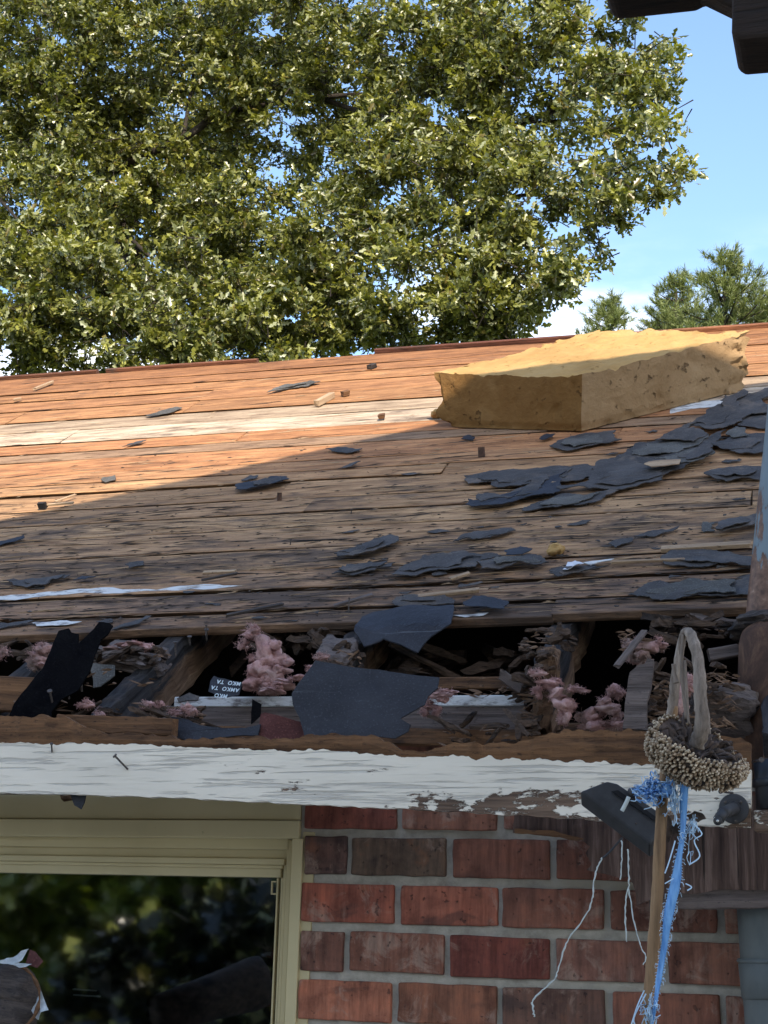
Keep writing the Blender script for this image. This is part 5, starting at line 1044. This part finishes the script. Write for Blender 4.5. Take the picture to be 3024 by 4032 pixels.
# ------------------------------------------------------------------ dark timber eave reaching in overhead
def cb(*q): return [(2350+x*.4063, y*.4063) for x, y in q]
EAV = tag(empty('timber_eave', (1.9, -1.0, 0)), 'dark stained rafter ends of a timber eave, top right corner', 'eave')
def prism_y(name, pix, Y, dep, mat='darkbeam', ch=.006, cam_off=(0, 0, 0)):
    P = [at(x, y, Y) for x, y in pix]; return prism(name, P, Vector((0, dep, 0)), mat, EAV, ch)
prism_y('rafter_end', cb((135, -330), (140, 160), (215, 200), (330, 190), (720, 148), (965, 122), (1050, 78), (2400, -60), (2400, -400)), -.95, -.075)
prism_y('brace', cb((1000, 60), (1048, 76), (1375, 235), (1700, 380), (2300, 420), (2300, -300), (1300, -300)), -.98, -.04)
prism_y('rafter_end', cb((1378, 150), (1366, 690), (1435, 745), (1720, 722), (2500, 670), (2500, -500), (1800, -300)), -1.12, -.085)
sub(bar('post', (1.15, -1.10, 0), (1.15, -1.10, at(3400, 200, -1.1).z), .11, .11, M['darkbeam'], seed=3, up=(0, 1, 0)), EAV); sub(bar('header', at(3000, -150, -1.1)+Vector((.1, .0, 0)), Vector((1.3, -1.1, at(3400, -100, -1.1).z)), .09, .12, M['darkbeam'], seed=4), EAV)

# ------------------------------------------------------------------ neighbouring house behind the viewer, whose roof shades the lower deck
NB = tag(empty('neighbour_house', (3, -8, 0)), 'tall house behind the viewer that shades the lower roof', 'house')
yf = -6.5
prof_ = [(-1.9, 0), (-1.9, EYE+4.55), (-2.2, EYE+4.42), (1.01, EYE+6.12), (2.42, EYE+6.89), (2.95, EYE+6.97), (3.45, EYE+7.08), (4.9, EYE+7.30), (5.5, EYE+6.4), (5.3, EYE+6.3), (5.3, 0)]
vs = [Vector((x, y, z)) for y in (yf, -10.5) for x, z in prof_]; n_ = len(prof_)
wl = mesh_from(vs, [tuple(range(n_)), tuple(reversed(range(n_, 2*n_)))]+[(i, i+n_, (i+1) % n_+n_, (i+1) % n_) for i in range(n_)]); sub(link('wall', wl, M['siding']), NB)
for (xa, za, xb, zb) in ((-2.2, EYE+4.42, 2.42, EYE+6.86), (2.42, EYE+6.86, 3.45, EYE+7.04), (3.45, EYE+7.04, 4.9, EYE+7.26), (4.9, EYE+7.26, 5.5, EYE+6.4)):
    a = Vector((xa, -8.55, za-.06)); b = Vector((xb, -8.55, zb-.06)); sub(bar('roof_plane', a, b, 3.9, .09, M['shingle'], seed=2, seg=2, wob=0), NB)
for (x, z) in ((-.6, 1.2), (3, 1.2), (.8, 4.2), (3.4, 4.2)):
    w_ = sub(box('house_window', (x, yf-.02, z), (x+1.0, yf+.03, z+1.3), M['cream']), NB); 

# ------------------------------------------------------------------ trees
LEAF = [(.2, .07), (.36, .21), (.5, .08), (.70, .20)]   # half outline of a lobed oak leaf
def leaf_template():
    vs = [(0, 0, 0), (.5, 0, .035), (1.0, 0, 0)]; polys = []
    for sgn in (1, -1):
        b = len(vs)
        for (x, y) in LEAF: vs.append((x, sgn*y*1.2, -2.0*y*y+.02*math.sin(x*9)))
        idx = [0]+[b+i for i in range(len(LEAF))]+[2, 1]; polys.append(idx if sgn < 0 else idx[::-1])
    return np.array(vs), polys
def rand_rot(rs, n, d, roll_sd=1.0):
    """frames whose X axis is d; the blade's normal turns mostly upward"""
    up = np.tile(np.array([0.0, -.35, .75]), (n, 1))+rs.normal(0, roll_sd*.5, (n, 3)); z = up-(up*d).sum(1)[:, None]*d; z /= np.linalg.norm(z, axis=1)[:, None]+1e-9; y = np.cross(z, d); return np.stack([d, y, z], axis=2)
def leaves_mesh(pos, dirs, size, tint, rs, tmpl, wide=1.0, roll_sd=1.0):
    tv, tp = tmpl; n = len(pos); Rm = rand_rot(rs, n, dirs, roll_sd); t = tv*np.array([1, wide, 1]); vv = np.einsum('nij,vj->nvi', Rm, t)*size[:, None, None]+pos[:, None, :]
    nv = len(tv); lens = [len(p) for p in tp]; loops = np.concatenate([np.array(p) for p in tp]); al = (loops[None, :]+nv*np.arange(n)[:, None]).ravel(); col = np.repeat(np.concatenate([tint, np.ones((n, 1))], 1), nv, axis=0)
    return big_mesh(vv.reshape(-1, 3), np.tile(lens, n), al, False, col)
def tree_leaves(blobs, per, seed, size=.15, green=((.044, .060, .013), (.30, .30, .065)), spray=9, light=.12):
    """blobs: (centre xyz, radii xyz, density factor): sprays of leaves radiate from twig ends set mostly in each bough's outer shell"""
    rs = np.random.RandomState(seed); P = []; Dd = []; Sz = []; T = []; tw = []
    for (c, r, f) in blobs:
        nc = max(3, int(per*f*(1.2 if c[0] < -3.9 else .78)/15)); u0 = rs.normal(0, 1, (nc, 3)); u0 /= np.linalg.norm(u0, axis=1)[:, None]; rad = rs.uniform(.2, 1.0, nc)**.5; cc = np.array(c)+u0*rad[:, None]*np.array(r)
        k9 = 15; v0 = rs.normal(0, 1, (nc*k9, 3)); v0 /= np.linalg.norm(v0, axis=1)[:, None]; v0[:, 2] = np.abs(v0[:, 2])*.8+v0[:, 2]*.2; v0[:, 1] -= .25; cl_r = np.repeat(rs.uniform(.18, .46, nc), k9)
        p = np.repeat(cc, k9, 0)+v0*(cl_r*rs.uniform(.5, 1.0, nc*k9))[:, None]; u = .45*np.repeat(u0, k9, 0)+.75*v0; u /= np.linalg.norm(u, axis=1)[:, None]
        for q, uu in zip(p, u):
            m = rs.randint(spray-3, spray+4); ax = uu*np.array([1, 1, .6])+np.array([0, 0, -.10])+rs.normal(0, .35, 3); ax /= np.linalg.norm(ax); tw.append((q, ax))
            d = ax[None, :]*.55+rs.normal(0, .62, (m, 3)); d[:, 2] -= .12; d /= np.linalg.norm(d, axis=1)[:, None]
            P.append(q[None, :]+ax[None, :]*rs.uniform(-.18, .06, (m, 1))+rs.normal(0, .03, (m, 3))); Dd.append(d); Sz.append(size*rs.uniform(.6, 1.25, m))
            g0 = np.array(green[0]); g1 = np.array(green[1]); k = np.clip(rs.normal(.42, .25, (m, 1))+rs.normal(0, .22), 0, 1.4); t = g0+(g1-g0)*k
            yel = rs.uniform(0, 1, (m, 1)) < light*.35; t = np.where(yel, np.array([.16, .13, .035]), t); t = np.where(rs.uniform(0, 1, (m, 1)) < .14, np.array([.36, .38, .22]), t); T.append(t)
    return np.concatenate(P), np.concatenate(Dd), np.concatenate(Sz), np.clip(np.concatenate(T), .005, 1), tw
LT = leaf_template()
def limb(pts, r0, r1, root, n=9, name='limb', seed=0):
    s = spline(pts, 6); return sub(tube(name, s, lerp_seq([r0, (r0+r1)*.55, r1], len(s)), M['bark'], n=n, rough=.12, seed=seed), root)
def wpt(px, py, Y): return np.array(at(px, py, Y))
# big oak: boughs as ellipsoids in space between 11 and 18 m behind the ridge
OAK = tag(empty('oak_tree', (-7.4, 14.5, 0)), 'large lobed leaf oak rising behind the roof', 'oak tree')
BL = []
def bough(px, py, Y, rx, ry, rz, f=1.0): BL.append((wpt(px, py, Y), (rx, ry, rz), f))
for (px, py, Y, rx, ry, rz, f) in [
  (150, 150, 14, 1.5, 1.2, 1.2, 1.2), (650, 120, 15, 1.5, 1.2, 1.1, 1.15), (1150, 110, 15, 1.5, 1.2, 1.1, 1.15), (1650, 130, 14.5, 1.5, 1.2, 1.1, 1.15), (2080, 130, 14, 1.3, 1.0, 1.0, 1.0),
  (2350, 190, 13.5, .95, .8, .75, .62), (2500, 420, 13.2, .72, .6, .62, .45), (2510, 690, 13.0, .70, .6, .58, .45), (2390, 900, 12.8, .42, .5, .32, .22), (2000, 430, 14, .8, .8, .8, .45), (2230, 650, 13.6, .7, .7, .5, .32),
  (1750, 480, 14.5, 1.3, 1.1, .9, 1.0), (1250, 430, 15.5, 1.4, 1.1, .9, 1.05), (750, 480, 15.5, 1.4, 1.1, 1.0, 1.1), (230, 500, 14.5, 1.4, 1.2, 1.0, 1.15),
  (120, 880, 13.5, 1.3, 1.1, .95, 1.15), (620, 850, 15.5, 1.3, 1.0, .9, 1.05), (980, 950, 15, 1.0, .9, .8, .85), (1520, 740, 14.2, .9, .8, .55, .6), (1850, 790, 13.6, 1.0, .8, .7, .7), (2110, 860, 13.4, .8, .7, .55, .5),
  (1350, 1020, 14, 1.1, .9, .65, .8), (1750, 1080, 13.6, .9, .8, .45, .48), (2050, 1110, 13.2, .65, .6, .33, .30), (2230, 1130, 13.0, .38, .4, .22, .16), (1960, 1260, 13.5, .6, .6, .32, .32),
  (300, 1180, 13.0, 1.2, 1.0, .75, 1.0), (760, 1210, 14, 1.2, 1.0, .75, .95), (1200, 1250, 14, 1.1, .9, .65, .85), (1600, 1290, 13.8, .9, .8, .5, .55), (60, 1330, 12.6, 1.0, .9, .55, .75), (520, 1400, 13, 1.1, .9, .55, .7), (1000, 1420, 13.6, 1.1, .9, .5, .65), (1900, 1330, 14, .6, .6, .22, .25),
  (900, 250, 17.5, 2.4, 1.0, 1.5, 1.9), (200, 700, 17.5, 2.2, 1.0, 1.7, 2.0), (500, 1100, 17.5, 2.3, 1.0, 1.4, 1.9), (100, 150, 18, 1.8, 1.0, 1.4, 1.4), (700, 700, 18, 1.6, .9, 1.4, 1.3), (1300, 700, 17.5, 1.0, .8, .9, .5), (1100, 1250, 17.5, 1.6, .9, .9, .7), (1700, 300, 17, 1.5, .9, 1.0, .7),
  (-350, 300, 14.5, 1.5, 1.3, 1.6, .8), (-350, 1000, 14, 1.5, 1.2, 1.4, .8), (700, -300, 15, 2.6, 1.4, 1.3, .8), (1700, -300, 15, 2.2, 1.3, 1.2, .7), (2250, -150, 14, 1.0, .9, .8, .4)]:
    bough(px, py, Y, rx, ry, rz, f)
P, Dd, Sz, T, TW_ = tree_leaves(BL, 520, 1, .122)
o = sub(link('crown', leaves_mesh(P, Dd, Sz, T, np.random.RandomState(5), LT, 1.0, 1.3), M['leaf']), OAK)
tr = Vector((-7.4, 14.5, 0)); cro = Vector((-7.2, 14.6, 6.6))
limb([tr, Vector((-7.5, 14.5, 2.5)), Vector((-7.3, 14.6, 5)), cro], .34, .22, OAK, 12, 'trunk')
LB = [[cro, at(430, 780, 14.6), at(480, 660, 14.4), at(720, 545, 14.3), at(900, 440, 14.4), at(1250, 385, 14.5), at(1600, 360, 14.6)], [cro, at(300, 640, 15), at(180, 380, 15), at(400, 330, 14.8), at(560, 350, 14.6)], [at(720, 545, 14.3), at(760, 300, 15), at(800, -100, 15.5)],
      [at(560, 790, 14.6), at(800, 800, 14.5), at(1050, 900, 14.4), at(1300, 1000, 14)], [at(1250, 385, 14.5), at(1500, 460, 14), at(1800, 505, 13.8), at(2060, 485, 13.6), at(2300, 470, 13.4), at(2480, 480, 13.2)], [at(2060, 485, 13.6), at(2250, 400, 13.4), at(2420, 330, 13.4)],
      [at(1500, 460, 14), at(1800, 650, 13.8), at(2100, 670, 13.6), at(2330, 760, 13.2)], [at(1300, 1000, 14), at(1560, 1010, 13.8), at(1620, 960, 13.8), at(2000, 780, 13.4), at(2240, 790, 13.2), at(2330, 860, 13.0), at(2420, 860, 12.9)],
      [at(1560, 1010, 13.8), at(1900, 1010, 13.4), at(2150, 1060, 13.2), at(2260, 1110, 13.0)], [at(900, 1250, 14), at(1150, 1330, 13.8), at(1350, 1310, 13.8)], [at(480, 900, 14.4), at(580, 1000, 14), at(700, 1080, 14)], [cro, at(100, 900, 14), at(-100, 700, 14)], [at(1600, 360, 14.6), at(1900, 200, 14.2), at(2250, 120, 13.8)]]
for i, pl in enumerate(LB):
    limb([Vector(CAM)+(Vector(q)-Vector(CAM))*1.05 for q in pl], .085 if i < 2 else .04, .025 if i < 2 else .007, OAK, 8, 'limb', i)
# twigs under the leaf sprays
tv_ = []; tf_ = []
for i, (q, ax) in enumerate(TW_[::3]):
    a = Vector(q)-Vector(ax)*.38; pts = [a, a.lerp(Vector(q), .6)+Vector((0, 0, .02)), Vector(q)]; v_, f_ = tube_mesh(pts, [.009, .006, .003], 3, cap=False); b = len(tv_); tv_ += v_; tf_ += [tuple(b+k_ for k_ in z) for z in f_]
o = sub(link('twigs', mesh_from(tv_, tf_), M['bark']), OAK); o['kind'] = 'stuff'
# pines far behind on the right
def pine(px_top, py_top, Y, h, w, label, seed, lean=0):
    g = random.Random(seed); rs = np.random.RandomState(seed); top = at(px_top, py_top, Y); rt = tag(empty('pine_tree', (top.x, Y, 0)), label, 'pine tree', 'pines beyond the roof')
    limb([Vector((top.x+.1, Y, 0)), Vector((top.x-.1, Y, top.z*.5)), Vector((top.x, Y, top.z-.2))], .22, .03, rt, 8, 'trunk', seed)
    tv = []; tf = []; P = []; Dd = []
    k = 0
    while k < h:
        z = top.z-k; wr = w*min(1, .18+k/h*1.25)*g.uniform(.75, 1.15)
        for _ in range(5):
            a = g.uniform(0, 2*math.pi); tip = Vector((top.x+math.cos(a)*wr, Y+math.sin(a)*wr, z+g.uniform(.0, .35)*wr)); b0 = Vector((top.x, Y, z-.15*wr)); md = b0.lerp(tip, .55)+Vector((0, 0, -.06*wr))
            s = spline([b0, md, tip], 5); v_, f_ = tube_mesh(s, lerp_seq([.025, .015, .008], len(s)), 4, cap=False); b = len(tv); tv += v_; tf += [tuple(b+i for i in q) for q in f_]
            nt_ = max(5, int(wr*14))
            for j in range(nt_):
                t = .28+.72*(j+g.random())/nt_; p = b0.lerp(md, min(1, t*2)) if t < .5 else md.lerp(tip, t*2-1); p = p+Vector((g.gauss(0, .13), g.gauss(0, .13), g.gauss(.04, .09))); ax = (Vector((math.cos(a), math.sin(a), .9))+Vector((g.gauss(0, .4), g.gauss(0, .4), g.gauss(0, .3)))).normalized()
                for _n in range(44):
                    d = (ax*.8+Vector((g.gauss(0, .55), g.gauss(0, .55), g.gauss(0, .55)))).normalized(); P.append(p+ax*g.uniform(-.09, .09)); Dd.append(d)
        k += .21
    P = np.array(P); Dd = np.array(Dd); n = len(P); tint = np.clip(np.array([.17, .20, .07])*rs.uniform(.6, 1.5, (n, 1)), 0, 1); tm = (np.array([(0, -.035, 0), (0, .035, 0), (.6, .03, .02), (1, 0, 0), (.6, -.03, .02)]), [[0, 4, 3, 2, 1]])
    sub(link('crown', leaves_mesh(P, Dd, rs.uniform(.12, .2, n), tint, rs, tm), M['needle']), rt); sub(link('branches', mesh_from(tv, tf), M['bark']), rt); return rt
pine(2850, 1035, 28, 2.7, 1.55, 'tallest pine behind the far end of the foam slab', 1)
pine(2660, 1110, 30, 2.2, 1.0, 'lower pine standing left of the tallest pine', 4)
pine(2395, 1195, 32, 1.6, .85, 'small pine just right of the oak above the ridge', 2)
pine(3060, 1170, 29, 2.2, .9, 'pine cut by the right picture edge', 3)
# greenery behind the viewer, mirrored in the pane
def shrub(x, y, z, rx, ry, rz, label, seed, n=260, green=((.09, .13, .02), (.24, .28, .06))):
    rt = tag(empty('garden_tree', (x, y, 0)), label, 'tree', 'garden trees mirrored in the pane'); P, Dd, Sz, T, tw = tree_leaves([((x, y, z), (rx, ry, rz), 1.6)], n, seed, .2, green, 8)
    sub(link('crown', leaves_mesh(P, Dd, Sz, T, np.random.RandomState(seed), LT, 1.4), M['leaf']), rt); limb([Vector((x, y, 0)), Vector((x+.1, y, z*.5)), Vector((x, y, z))], .16, .06, rt, 8, 'trunk', seed)
shrub(-7.4, -10.8, 1.7, 2.0, 1.4, 1.9, 'broad garden tree behind the shed, mirrored in the window', 11, 330); shrub(-9.8, -11.8, 1.8, 1.9, 1.5, 2.0, 'taller garden tree mirrored at the left of the window', 12, 360); shrub(-5.4, -12.5, 2.6, 1.7, 1.4, 1.9, 'garden tree above the shed roof mirrored in the window', 13, 320)
shrub(-12.6, -13.0, 2.0, 2.3, 1.5, 2.2, 'garden tree at far side of yard mirrored low left', 14, 300); shrub(-8.4, -14.5, 2.4, 2.2, 1.5, 2.5, 'rear garden tree filling gaps in the mirrored green', 15, 320); shrub(-4.2, -15.0, 2.8, 2.2, 1.5, 2.6, 'rear garden tree mirrored near the pane corner', 16, 300)
HG = tag(empty('garden_hedge', (-9, -14, 0)), 'tall clipped hedge across the yard, mirrored green in the pane', 'hedge'); sub(box('stems', (-22, -14.6, 0), (-1.5, -14.0, 3.6), NM('hedge_core').done((.02, .03, .01), None, 1.0)), HG)
rs = np.random.RandomState(8); n = 9000; P = np.stack([rs.uniform(-22, -1.5, n), rs.uniform(-14.1, -13.7, n), rs.uniform(.05, 3.8, n)], 1); d = rs.normal(0, 1, (n, 3))+np.array([0, .8, .3]); d /= np.linalg.norm(d, axis=1)[:, None]
sub(link('foliage', leaves_mesh(P, d, rs.uniform(.12, .26, n), np.clip(np.array([.20, .24, .045])*rs.uniform(.3, 1.6, (n, 1)), 0, 1), rs, LT, 1.4), M['leaf']), HG)
shrub(-4.6, -7.4, .75, 1.3, .8, 1.05, 'low dark evergreen shrub mirrored at the foot of the pane', 21, 420, ((.008, .010, .006), (.02, .024, .012))); shrub(-3.7, -7.2, 1.25, 1.2, .8, 1.35, 'taller dark evergreen shrub mirrored in the right half of pane', 22, 460, ((.008, .010, .006), (.02, .024, .012))); shrub(-2.9, -7.5, 1.5, 1.1, .8, 1.6, 'tallest dark evergreen mirrored beside the window jamb', 23, 460, ((.008, .010, .006), (.02, .024, .012)))
